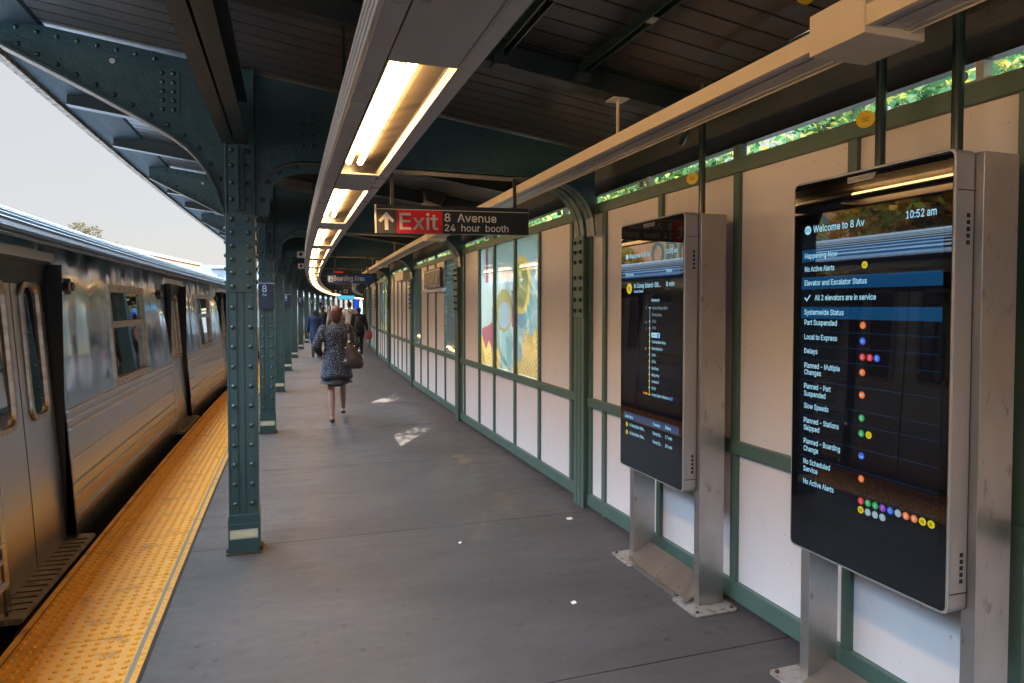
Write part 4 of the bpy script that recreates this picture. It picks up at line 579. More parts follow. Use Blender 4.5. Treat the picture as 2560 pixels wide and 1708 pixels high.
def column_proto():
    t = thing('canopy_column', 'x', 'column', 0, SK[0], 0, group='riveted columns along the platform edge')
    hw = .092
    mb = MB()                                            # shaft
    mb.box(-.078, .078, -.082, .082, .25, 3.22)
    for sx in (-1, 1):
        mb.box(min(sx * .078, sx * hw), max(sx * .078, sx * hw), -.092, .092, .25, 3.22)
        mb.box(*sorted((sx * .030, sx * .078)), -.090, -.082, .25, 1.75)
        mb.box(*sorted((sx * .030, sx * .078)), .082, .090, .25, 1.75)
    mb.box(-.014, .014, -.087, -.082, .25, 1.75); mb.box(-.014, .014, .082, .087, .25, 1.75)
    mb.box(-.0785, .0785, -.0925, -.082, 1.75, 2.27); mb.box(-.0785, .0785, .082, .0925, 1.75, 2.27)   # splice plates
    mb.prism([(-.1, .205), (.1, .205), (.098, .245), (.093, .27), (-.093, .27), (-.098, .245)], -.1, .1)
    mb.box(-.098, .098, -.104, .104, 0.012, .21)
    mb.build('shaft', 'green_dark', t, bevel=.003)
    mb = MB()
    z = .34
    while z < 1.72:
        for sx in (-1, 1):
            mb.dome((sx * .054, -.090, z), (0, -1, 0), .0165, .013); mb.dome((sx * .054, .090, z), (0, 1, 0), .0165, .013, 5)
        z += .131
    for i in range(6):
        z = 1.79 + i * .088
        for sx in (-1, 1):
            mb.dome((sx * .05, -.0925, z), (0, -1, 0), .0175, .014)
            mb.dome((sx * hw, -.045, z + .03), (sx, 0, 0), .0175, .016)
    for z in (2.36, 2.47, 2.58, 2.68):
        for sx in (-1, 1): mb.dome((sx * .05, -.092, z), (0, -1, 0), .0165, .013)
    mb.build('rivet', 'green_dark', t, smooth=True)['label'] = 'domed rivet heads in two rows down the shaft'
    mb = MB()                                            # near face above the splice: a web stiffener angle
    mb.box(-.03, .028, -.13, -.0925, 2.285, 2.70); mb.box(-.012, -.002, -.2, -.13, 2.285, 2.70)
    mb.build('stiffener', 'green_dark', t)
    mb = MB(); mb.box(-.085, .085, -.1062, -.1042, .118, .162); mb.build('reflective_band', 'cream_tape', t)
    mb = MB(); mb.box(-.088, .088, -.1052, -.1041, .108, .172); mb.build('band_backing', 'casing', t)
    mb = MB(); mb.prism([(-.113, -.107), (.114, -.109), (.116, .109), (-.112, .11)], .002, .012, axis='z')
    for sx in (-1, 1): mb.tube((sx * .106, -.06, .012), (sx * .106, -.06, .032), .009, 6)
    mb.build('base_plate', 'rust', t)
    # cantilever bracket over the track side
    low = [(-.092, 2.27), (-.116, 2.33), (-.141, 2.427), (-.193, 2.54), (-.25, 2.625), (-.314, 2.694), (-.40, 2.76), (-.493, 2.815), (-.70, 2.925), (-.854, 3.005), (-1.346, 3.249)]
    top = [(-1.36, roofz(-1.36) - .012), (-.092, roofz(-.092) - .012)]
    mb = MB(); mb.prism(low + top, -.006, .006)
    mb.ribbon([(x, z) for x, z in low], .012, -.07, -.006); mb.ribbon(low, .012, .006, .07)
    zt = lambda x: roofz(x) - .014
    mb.prism([(-1.34, zt(-1.34) - .085), (-.1, zt(-.1) - .085), (-.1, zt(-.1)), (-1.34, zt(-1.34))], -.014, -.006)
    # doubling plate that follows the curved edge
    def off(path, d):
        o = []
        for i, (x, z) in enumerate(path):
            a = path[max(0, i - 1)]; b = path[min(len(path) - 1, i + 1)]; dx, dz = b[0] - a[0], b[1] - a[1]; q = math.hypot(dx, dz)
            o.append((x + dz / q * d, z - dx / q * d))
        return o
    up = off(low, .085)
    mb.prism(low + up[::-1], -.0125, -.006)
    mb.box(-.50, -.36, -.0135, -.006, 2.90, 3.19)
    o = mb.build('bracket_arm', 'green_dark', t)
    mb = MB()
    mid = off(low, .045); acc = 0
    for a, b in zip(mid, mid[1:]):
        d = math.hypot(b[0] - a[0], b[1] - a[1]); q = .115 - acc
        while q < d:
            mb.dome((a[0] + (b[0] - a[0]) * q / d, -.0125, a[1] + (b[1] - a[1]) * q / d), (0, -1, 0), .0165, .013); q += .115
        acc = d - (q - .115)
    x = -1.26
    while x < -.40:
        mb.dome((x, -.014, zt(x) - .045), (0, -1, 0), .0165, .018, 6); x += .108
    for i in range(5):
        for xx in (-.463, -.398): mb.dome((xx, -.0135, 2.93 + i * .058), (0, -1, 0), .0165, .013)
    mb.build('rivet', 'green_dark', o, smooth=True)
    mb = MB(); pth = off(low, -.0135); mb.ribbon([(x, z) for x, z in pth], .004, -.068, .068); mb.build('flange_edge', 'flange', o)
    mb = MB(); mb.disc((-.745, -.0145, 3.205), (0, -1, 0), .017, .003, 14); mb.build('round_sticker', 'white_paint', o)
    # beam over the platform with its arch
    arch = [(.092, 2.27), (.075 + .02, 2.38), (.11, 2.46), (.14, 2.52), (.173, 2.555), (.22, 2.60), (.277, 2.628), (.35, 2.648), (.42, 2.656), (.55, 2.655)]
    low2 = arch + [(2.15, 2.64)]
    top2 = [(2.60, roofz(2.6) - .012), (.092, roofz(.092) - .012)]
    low3 = low2 + [(2.30, 2.618), (2.40, 2.575), (2.475, 2.51), (2.525, 2.44), (2.555, 2.36), (2.57, 2.22), (2.60, 2.22)]
    mb = MB(); mb.prism(low3 + top2, -.006, .006)
    mb.ribbon([(x, z - .012) for x, z in low3[3:-1]], .012, -.07, -.006); mb.ribbon([(x, z - .012) for x, z in low3[3:-1]], .012, .006, .07)
    mb.prism([(.1, zt(.1) - .085), (2.55, zt(2.55) - .085), (2.55, zt(2.55)), (.1, zt(.1))], -.014, -.006)
    up2 = off(arch, .085)
    mb.prism(arch + up2[::-1], -.0125, -.006)
    mb.box(.37, .50, -.0135, -.006, 2.72, 3.07)
    o2 = mb.build('platform_beam', 'green_dark', t)
    mb = MB()
    for (x, z) in off(arch, .045)[1:-1:2]: mb.dome((x, -.0125, z), (0, -1, 0), .0165, .013)
    for i in range(5):
        for xx in (.40, .465): mb.dome((xx, -.0135, 2.76 + i * .07), (0, -1, 0), .0165, .013)
    mb.build('rivet', 'green_dark', o2, smooth=True)
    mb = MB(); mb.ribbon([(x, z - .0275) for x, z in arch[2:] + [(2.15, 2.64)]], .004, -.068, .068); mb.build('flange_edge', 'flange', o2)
    girder_proto().build('lengthwise_girder', 'beam_dark', t)
    return t
ordinal = ['', 'nearest', 'second', 'third', 'fourth', 'fifth', 'sixth', 'seventh', 'eighth', 'ninth', 'tenth', 'eleventh', 'twelfth', 'thirteenth',
           'fourteenth', 'fifteenth', 'sixteenth', 'seventeenth', 'eighteenth', 'nineteenth', 'twentieth']
def columns():
    p = column_proto(); first = True
    for k, sk in enumerate(SK):
        n = k - 1
        if n == 0: continue                              # the one level with the lens stands out of frame
        o = p if first else copy_tree(p); first = False
        place(o, 0, sk)
        if n < 1: lab = 'riveted green canopy column behind the camera'
        elif n == 1: lab = 'nearest tall riveted dark green column with a wide bracket arm reaching over the train'
        elif n % 2 == 0 and n <= 12: lab = '%s dark green riveted column from the camera, the one carrying a station plate' % ordinal[n]
        else: lab = '%s dark green riveted column from the camera in the row beside the train' % ordinal[min(n, 20)]
        o['label'] = lab
columns()

# ---------------------------------------------------------------- wall columns
def wall_columns():
    t = thing('wall_column', 'x', 'column', 0, SK[0], 0, group='slim green columns standing in the wall')
    cx0, cx1, y0, y1 = 2.575, 2.70, .14, .34
    mb = MB()
    mb.box(cx0 + .012, cx1, y0 + .01, y1 - .01, .0, 2.56)
    for a, b in ((y0, y0 + .06), (y0 + .07, y1 - .07), (y1 - .06, y1)): mb.box(cx0, cx0 + .012, a, b, .0, 1.565)
    mb.box(cx0 - .008, cx0 + .012, y0 - .002, y1 + .002, 1.565, 2.23)
    mb.build('shaft', 'wall_green', t)
    mb = MB()
    for z in (1.62, 1.71, 1.80, 1.89, 2.02, 2.10, 2.18):
        for y in (y0 + .045, y1 - .045): mb.dome((cx0 - .008, y, z), (-1, 0, 0), .019, .022, 6)
    mb.build('bolt', 'beam_dark', t, smooth=True)
    mb = MB()                                            # curved knee under the roof beam
    pth = [(cx0 + .004, 2.23), (2.56, 2.36), (2.525, 2.44), (2.475, 2.51), (2.40, 2.575), (2.30, 2.62), (2.12, 2.635)]
    mb.ribbon(pth[::-1], .012, y0, y0 + .08); mb.ribbon(pth[::-1], .012, y0 + .10, y1 - .02)
    mb.build('curved_knee', 'wall_green', t)
    for k, sk in enumerate(SK):
        o = t if k == 0 else copy_tree(t)
        place(o, 0, sk); n = k - 1
        o['label'] = ('green wall column %s the camera' % ('level with' if n == 0 else 'behind')) if n < 1 else \
            ('nearest green wall column in view, with bolted splice and curved knee' if n == 1 else '%s green wall column from the camera, bolted splice near its top' % ordinal[min(n, 20)])
wall_columns()

# ---------------------------------------------------------------- windscreen wall, bay by bay
BAY_P = {0: [.16, .945, 1.68, 2.48, 3.27, 4.09, 4.34], 1: [.14, .35, 1.16, 1.93, 2.72, 3.40, 4.19, 4.35], 2: [.14, .41, 1.20, 1.98, 2.75, 3.50, 4.33]}
U1 = 2.65
def art_glass(t, cells):
    """abstract coloured glass in three tall lights; generic shapes laid in flat glass"""
    y_lo, y_hi = cells[0][0], cells[-1][1]; z0, z1 = .918, 2.384
    # outlines in (y, z) of the whole picture, first match wins
    def inside(poly, y, z):
        c = False; j = len(poly) - 1
        for i in range(len(poly)):
            if (poly[i][1] > z) != (poly[j][1] > z) and y < (poly[j][0] - poly[i][0]) * (z - poly[i][1]) / (poly[j][1] - poly[i][1]) + poly[i][0]: c = not c
            j = i
        return c
    Wd = y_hi - y_lo
    def pick(y, z):
        a = (y - y_lo) / Wd; b = (z - z0) / (z1 - z0)     # a: 0 near .. 1 far
        # honeycomb at the foot
        hx = a * 26; hz = b * 30
        lim = .34 - .62 * abs(a - .10) - (.10 if a > .25 else 0) if a < .62 else .10 + .3 * (a - .62)
        if b < lim + .04 * math.sin(a * 40): return 1
        if ((a - .26) / .13) ** 2 + ((b - .66) / .22) ** 2 < 1:
            return 1 if ((a - .26) / .095) ** 2 + ((b - .66) / .17) ** 2 > 1 else 2
        if ((a - .26) / .15) ** 2 + ((b - .60) / .25) ** 2 < 1 and b < .60: return 3 if a < .22 else 5
        if .33 < a < .42 and .34 < b < .62: return 4
        if ((a - .55) / .15) ** 2 + ((b - .47) / .17) ** 2 < 1: return 2 if ((a - .55) / .10) ** 2 + ((b - .43) / .11) ** 2 > 1 else 5
        if .42 < a < .60 and b < .32: return 3 if (a * 31 + b * 23) % 1 > .35 else 5
        if .76 < a < .98 and .12 < b + .3 * (a - .86) < .34: return 4
        if .62 < a < .78 and b < .5: return 2 if (a * 17 - b * 9) % 1 > .6 else 5
        if .84 < a < .90 and b > .7: return 4
        return 0
    names = ['g_clear', 'g_amber', 'g_olive', 'g_teal', 'g_maroon', 'g_slate']
    for c0, c1 in cells:
        mb = MB(); h = .030; rows = int((z1 - z0) / (h * .866 * 1.0)) + 1
        # hexagon-ish tesserae become small quads merged per row when the colour repeats
        nz = 58; dz = (z1 - z0) / nz; ny = int((c1 - c0) / .024); dy = (c1 - c0) / ny
        for r in range(nz):
            run = None; za, zb = z0 + r * dz, z0 + (r + 1) * dz; sh = 0
            for q in range(ny + 1):
                k = pick(c0 + (q + .5) * dy, (za + zb) / 2) if q < ny else -1
                if run is None: run = (q, k)
                elif k != run[1]:
                    a, b = c0 + run[0] * dy, c0 + q * dy
                    mb.add([(U1 + .03, a, za), (U1 + .03, b, za), (U1 + .03, b, zb), (U1 + .03, a, zb)], [(3, 2, 1, 0)], run[1]); run = (q, k)
        mb.build('art_glass_pane', names, t)
    mb = MB()                                            # lead lines of the honeycomb
    r = .034
    for i in range(40):
        for j in range(16):
            y = y_lo + i * r * 1.5 + .01; z = z0 + .02 + j * r * 1.732 + (r * .866 if i % 2 else 0)
            if pick(y, z) == 1 and pick(y, z + r) == 1 and (z - z0) / (z1 - z0) < .4 and any(c0 + r < y < c1 - r for c0, c1 in cells):
                p = [(y + r * math.cos(R(60 * q)), z + r * math.sin(R(60 * q))) for q in range(6)]
                pi = [(y + (r - .0045) * math.cos(R(60 * q)), z + (r - .0045) * math.sin(R(60 * q))) for q in range(6)]
                for q in range(6):
                    q2 = (q + 1) % 6
                    mb.add([(U1 + .028, *p[q]), (U1 + .028, *p[q2]), (U1 + .028, *pi[q2]), (U1 + .028, *pi[q])], [(0, 1, 2, 3)])
    mb.build('lead_lines', 'sign_white', t)

def bay(kind, label, sk, group='wall bays of green frames and white panels'):
    """one bay from the wall column at sk+.24 to the next one"""
    t = thing('platform_wall', label, 'wall', 0, sk, 0, group=group)
    y0 = .24; P = [y0 + p for p in BAY_P[kind[0]]]; hw = .026
    mb = MB(); a, b = y0 + .11, y0 + 4.39
    mb.box(U1 - .012, U1 + .045, a, b, 2.390, 2.465); mb.box(U1 - .010, U1 + .045, a, b, .839, .912); mb.box(U1 - .010, U1 + .045, a, b, .024, .124)
    for i, p in enumerate(P):
        for z0, z1 in ((.124, .839), (.912, 2.390)): mb.box(U1, U1 + .045, p - hw, p + hw, z0, z1)
        if i in (0, len(P) - 1): mb.box(U1, U1 + .045, p - hw, p + hw, 2.465, 2.545)
        if i % 3 == 2 or i in (0,): mb.box(U1 + .004, U1 + .045, p - hw, p + hw, 0, .024)
    m3 = P[len(P) // 2]; mb.box(U1, U1 + .045, m3 - .03, m3 + .03, 2.465, 2.545)
    mb.build('frame', 'wall_green', t, bevel=.002)
    mb = MB(); mb.box(U1 + .06, U1 + .075, y0 + .1, y0 + 4.4, .0, .05); mb.build('kerb', 'kerb_blue', t)
    cells = list(zip([y0 + .11] + [p + hw for p in P], [p - hw for p in P] + [b]))
    cells = [(a2, b2) for a2, b2 in cells if b2 - a2 > .06]
    glass = []
    for a2, b2 in cells:
        mb = MB(); mb.box(U1 + .022, U1 + .030, a2, b2, .124, .839); mb.build('lower_panel', 'panel', t)
        mid = (a2 + b2) / 2 - y0
        if kind[1] == 'glass' and 1.16 < mid < 3.4: glass.append((a2, b2)); continue
        if kind[1] == 'louvre' and (.41 < mid < 1.2 or 3.5 < mid < 4.33):
            mb = MB(); z = .93
            while z < 2.37:
                mb.prism([(U1 + .010, z), (U1 + .014, z), (U1 + .052, z + .075), (U1 + .048, z + .075)], a2, b2); z += .066
            mb.build('glass_louvre', 'g_louvre', t)
            mb = MB(); mb.box(U1 + .02, U1 + .04, a2, b2, .912, .93); mb.build('louvre_sill', 'casing', t)
            continue
        mb = MB(); mb.box(U1 + .022, U1 + .030, a2, b2, .912, 2.390); mb.build('upper_panel', 'panel', t)
    if glass: art_glass(t, glass)
    # small floodlight clips sitting in the slot above the top rail
    mb = MB()
    for p in (P[1] + .12, P[4] + .12):
        mb.box(U1 - .005, U1 + .05, p, p + .10, 2.468, 2.475); mb.disc((U1 - .006, p + .10, 2.497), (-1, 0, 0), .018, .03, 10)
        mb.box(U1 + .0, U1 + .045, p + .03, p + .06, 2.475, 2.54)
    mb.build('bracket_clip', 'casing', t)
    return t
LAB = {-2: 'wall bay of white panels behind the camera', -1: 'wall bay of white panels beside the camera',
       0: 'white panelled wall bay with green frame directly behind the two tall information screens',
       1: 'wall bay holding three tall panes of coloured art glass over white panels',
       2: 'wall bay with slatted glass louvres at both ends and the station name board',
       3: 'wall bay of plain narrow white panels just beyond the station name board'}
for k in range(-1, 18):
    n = k - 0
    sk = 4.84 + 4.49 * (k - 1)
    kk = k % 3
    if k <= 0: kd = (0, 'plain')
    elif kk == 1: kd = (1, 'glass')
    elif kk == 2: kd = (2, 'louvre')
    else: kd = (2, 'plain')
    if k in (-1, 0, 1, 2, 3) and k >= 0: lab = LAB[k]
    elif k < 0: lab = LAB[-1]
    else: lab = '%s wall bay past the name board, %s' % (ordinal[k - 2] if k > 3 else 'first', {'glass': 'with coloured glass panes', 'louvre': 'with glass louvres', 'plain': 'all white panels'}[kd[1]])
    bay(kd, lab, sk)

# ---------------------------------------------------------------- the lit fixture over the platform
def fixture():
    t = thing('light_fixture', 'long grey fluorescent light trough hung above the platform, lamps glowing warm', 'light fixture', 0, 0, 0, flat=True)
    a, b = -6.2, S_END - .5; x0, x1, z0, z1 = .497, .818, 2.36, 2.515
    mb = MB(bent=True)
    mb.box(x0, x0 + .003, a, b, z0 + .02, z1, 1)
    for i in range(4): mb.box(x0 - .008, x0, a, b, z0 + .022 + i * .033, z0 + .046 + i * .033, 1)
    mb.box(x0 - .002, x0 + .052, a, b, z0, z0 + .004, 0)                   # left lip
    mb.box(x0 + .052, x0 + .058, a, b, z0 + .004, z0 + .05, 0); mb.box(x0 + .062, x0 + .068, a, b, z0 + .002, z0 + .05, 0)
    mb.box(x1 - .048, x1, a, b, z0, z0 + .004, 0); mb.box(x1 - .054, x1 - .048, a, b, z0 + .001, z0 + .040, 0)
    mb.box(x1 - .003, x1, a, b, z0 + .125, z1, 0); mb.box(x0, x1, a, b, z1, z1 + .004, 0)
    mb.build('housing', ['housing', 'housing_ridge'], t)
    mb = MB(bent=True); mb.prism([(x0 + .07, z0 + .10), (x1 - .10, z0 + .10), (x1 - .004, z0 + .126), (x1 - .004, z0 + .131), (x1 - .10, z0 + .105), (x0 + .07, z0 + .105)], a, b)
    mb.build('reflector', 'reflector', t)
    s = 1.90 - 2.27 * 3
    while s < b - 2:
        mb = MB(bent=True); lo = s - .56 if abs(s - 1.90) < .01 else s - .52
        mb.box(x0 + .068, x1 - .054, lo, s, z0 + .004, z0 + .012)
        mb.build('cover_panel', 'housing', t)
        for x in (x0 + .105, x0 + .165):
            mb = MB(bent=True); n = 8; k = 3; vs = []
            for i in range(k + 1):
                y = s + .03 + (1.68) * i / k
                for q in range(n): vs.append((x + .0155 * math.cos(2 * math.pi * q / n), y, z0 + .060 + .0155 * math.sin(2 * math.pi * q / n)))
            fs = [tuple(range(n))[::-1], tuple(range(k * n, (k + 1) * n))]
            for i in range(k):
                for q in range(n): fs.append((i * n + q, i * n + (q + 1) % n, (i + 1) * n + (q + 1) % n, (i + 1) * n + q))
            mb.add(vs, fs); mb.build('fluorescent_tube', 'tube', t, smooth=True)
        s += 2.27
    mb = MB(bent=True)
    for sk in SK[:-1]:
        for x in (.56, .76): mb.box(x - .006, x + .006, sk - .006, sk + .006, z1 + .004, 2.642)
        for j in (1, 2):
            ss = sk + 4.49 * j / 3
            for x in (.56, .76): mb.box(x - .006, x + .006, ss - .006, ss + .006, z1 + .004, roofz(x) - .142)
    for i in range(0, len(mb.v), 8):                     # every rod a part of its own
        r = MB(bent=True); r.add(mb.v[i:i + 8], [(0, 1, 2, 3), (7, 6, 5, 4), (0, 4, 5, 1), (1, 5, 6, 2), (2, 6, 7, 3), (3, 7, 4, 0)]); r.build('hanger_rod', 'pipe_green', t)
fixture()

def raceway():
    t = thing('cable_raceway', 'cream cable raceway with a ribbed grey underside running above the wall side', 'cable tray', 0, 0, 0, flat=True)
    a, b = -4.4, S_END - .5; x0, x1, z0, z1 = 1.95, 2.132, 2.51, 2.572
    mb = MB(bent=True); mb.box(x0, x0 + .004, a, b, z0, z1); mb.box(x0 + .004, x1, a, b, z1 - .004, z1); mb.box(x1 - .004, x1, a, b, z0, z1 - .004)
    mb.box(x0 + .004, x0 + .02, a, b, z0, z0 + .004)
    mb.build('housing', 'raceway', t)
    mb = MB(bent=True)
    for i in range(7):
        x = x0 + .024 + i * .0215; mb.box(x, x + .0205, a, b, z0 + (.004 if i in (2, 6) else .008), z0 + .016)
    mb.box(x0 + .02, x1 - .004, a, b, z0 + .02, z0 + .024)
    mb.build('ribbed_underside', 'casing', t)
    for sb in (1.545, 8.4, 14.6, 17.2, 22.4, 26.8, 31.2, 38, 47, 56):
        mb = MB(bent=True); mb.box(1.945, 2.19, sb, sb + .23, 2.49, 2.625); mb.build('junction_box', 'raceway', t, bevel=.004)
    mb = MB(bent=True); pl = MB(bent=True)
    for sk in SK[1:-1]:
        s = sk - 4.49 / 3; mb.box(2.035, 2.047, s - .006, s + .006, z1, roofz(2.04) - .143); pl.box(1.99, 2.09, s - .05, s + .05, roofz(2.04) - .150, roofz(2.04) - .146)
        s = sk + .03; mb.box(2.035, 2.047, s - .006, s + .006, z1, 2.632)
    for q, nm, mt in ((mb, 'hanger_rod', 'raceway'), (pl, 'hanger_plate', 'white_paint')):
        for i in range(0, len(q.v), 8):
            r = MB(bent=True); r.add(q.v[i:i + 8], [(0, 1, 2, 3), (7, 6, 5, 4), (0, 4, 5, 1), (1, 5, 6, 2), (2, 6, 7, 3), (3, 7, 4, 0)]); r.build(nm, mt, t)
raceway()

def conduits():
    for u, z, a, b, lab in ((1.34, 2.935, -1.5, 3.28, 'dark green strut rail under the ceiling just right of the light trough'),
                            (1.80, 2.90, -1.5, 3.28, 'dark green strut rail under the ceiling between the light trough and the raceway')):
        t = thing('ceiling_strut', lab, 'strut', 0, 0, 0, flat=True, group='struts below the near ceiling')
        mb = MB(bent=True); mb.box(u - .024, u - .018, a, b, z, z + .045); mb.box(u + .018, u + .024, a, b, z, z + .045); mb.box(u - .018, u + .018, a, b, z + .035, z + .045)
        mb.build('channel', 'pipe_green', t)
        mb = MB(bent=True); mb.box(u - .04, u + .04, b - .03, b + .07, z - .045, z - .002); mb.build('clamp', 'beam_dark', t)
        for k in range(3): mb = MB(bent=True); mb.box(u - .017, u + .017, b - .75 - .9 * k, b - .70 - .9 * k, z - .004, z + .004); mb.build('bolt_tab', 'casing', t)
    t = thing('conduit_pipe', 'thin dark green conduit running high beside the cream raceway', 'pipe', 0, 0, 0, flat=True)
    mb = MB(bent=True); mb.pipe([(2.36, -1.5, 2.80), (2.37, 1.5, 2.80), (2.38, 3.0, 2.80), (2.40, 3.12, 2.76), (2.41, 3.2, 2.66), (2.42, 3.3, 2.58)], .016)
    mb.build('tube', 'pipe_green', t, smooth=True)
conduits()

# ---------------------------------------------------------------- the two information screens
def rrect(a0, a1, b0, b1, r, n=4):
    p = []
    for cx, cy, q0 in ((a1 - r, b0 + r, -90), (a1 - r, b1 - r, 0), (a0 + r, b1 - r, 90), (a0 + r, b0 + r, 180)):
        for i in range(n + 1): q = R(q0 + 90 * i / n); p.append((cx + r * math.cos(q), cy + r * math.sin(q)))
    return p
def kiosk(s, label, content, pipes):
    t = thing('information_screen', label, 'information screen', 2.33, s, 0, group='tall information screens by the wall')
    hw = .365; z0, z1 = .64, 2.17; O = (0, 0, 0); DX = (0, -1, 0); DZ = (0, 0, 1)
    mb = MB(); mb.plate((.085, 0, 0), DX, DZ, rrect(-hw, hw, z0, z1, .022), .077)
    mb.plate((.008, 0, 0), DX, DZ, rrect(-hw - .002, hw + .002, z0 - .002, z1 + .002, .024), .008)
    mb.build('casing', 'casing', t, bevel=.003)
    mb = MB(); mb.plate((-.0005, 0, 0), DX, DZ, rrect(-hw + .007, hw - .007, z0 + .007, z1 - .007, .018), .002)
    scr = mb.build('glass_front', 'screen_glass', t)
    bl = MB(); tx = MB(); FX = -.003
    mats = ['scr_black', 'scr_band', 'scr_text', 'scr_dim', 'b_yellow', 'b_orange', 'b_blue', 'b_red', 'b_green', 'b_purple', 'b_grey', 'b_line', 'black']
    mi = {n: i for i, n in enumerate(mats)}
    def X(a): return a - hw
    oo = (-.0026, 0, 0)
    tx.rect(oo, DX, DZ, X(.052), X(.697), .815, 1.995, .0004, 0)
    def T(txt, a, z, w=None, cap=.0215, m='scr_text', bold=.018): tx.text(txt, oo, DX, DZ, X(a), z, cap, mi[m], w, bold, .0016)
    def band(z0, z1): tx.rect((-.0031, 0, 0), DX, DZ, X(.054), X(.695), z0, z1, .0004, 1)
    def bullet(a, z, ch, col, dark=False, r=.0135):
        tx.disc((-.0032, -(X(a)), z), (-1, 0, 0), r, .0006, 20, mi['b_' + col])
        if ch: tx.text(ch, (-.0040, 0, 0), DX, DZ, X(a), z - .0065 * r / .0135, .013 * r / .0135 * (.6 if len(ch) > 1 else 1), mi['black' if dark else 'scr_text'], None, .02, .0006, centre=True)
    content(T, band, bullet, tx, X, mi, DX, DZ)
    tx.build('display', mats, t)
    mb = MB()                                            # maker's badge on the bezel
    mb.plate((-.0028, 0, 0), DX, DZ, [(-.075, 2.128), (.045, 2.128), (.057, 2.150), (-.075, 2.150)], .002)
    mb.build('badge', 'plate', t)
    mb = MB(); mb.text('OUTFRONT/', (-.0050, 0, 0), DX, DZ, -.072, 2.1325, .0125, 0, .118, .015, .0006); mb.build('badge_lettering', 'sign_grey', t)
    for b in (1.86, .74):
        mb = MB()
        for i in range(5): mb.box(.052, .066, -hw - .0012, -hw + .002, b + i * .022, b + i * .022 + .014)
        mb.build('vent', 'black', t)
    for z in (2.036, .706): mb = MB(); mb.box(.008, .086, -hw - .0030, -hw + .001, z, z + .002); mb.build('panel_seam', 'black', t)
    for q, (ya, yb) in enumerate(((-.395, -.345), (.345, .395))):
        mb = MB(); mb.box(.087, .245, ya, yb, .012, 2.16); mb.build('post', 'steel', t, bevel=.0015)
        mb = MB(); mb.plate((0, 0, 0), (1, 0, 0), (0, 1, 0), rrect(.0, .275, (-.50 if q == 0 else .24), (-.25 if q == 0 else .50), .03), .012); mb.build('base_plate', 'plate', t, bevel=.003)
        mb = MB()
        for bx, by in ((.03, -.47 if q == 0 else .47), (.245, -.47 if q == 0 else .47)): mb.tube((bx, by, .012), (bx, by, .022), .010, 6)
        mb.build('anchor_bolt', 'rust', t)
    mb = MB(); mb.prism([(.045, .022), (.052, .018), (.215, .105), (.208, .112)], -.344, .344); mb.build('foot_channel', 'steel', t)
    mb = MB(); mb.box(.03, .045, -.24, .24, .0, .02); mb.build('foot_lip', 'steel', t)
    for y, zt, tg in pipes:
        mb = MB(); mb.tube((.16, y, 2.16 if abs(y) > .33 else 2.10), (.16, y, zt), .019, 12)
        mb.tube((.16, y, 2.42), (.16, y, 2.425), .0205, 12)
        o = mb.build('conduit', 'pipe_green', t, smooth=False)
        if tg:
            mb = MB(); c = Vector((.12, y + .035, tg)); mb.disc(c, (-.82, -.55, .05), .034, .002, 18); mb.build('yellow_tag', 'tag_yellow', o)
            mb = MB(); n = Vector((-.82, -.55, .05)).normalized(); dx = Vector((.55, -.82, 0)).normalized(); dy = n.cross(dx)
            for i in range(3): mb.rect(c + n * .0022, dx, dy, -.014, .014, .006 - i * .007, .008 - i * .007, .0005)
            mb.build('tag_print', 'black', o)
    return t
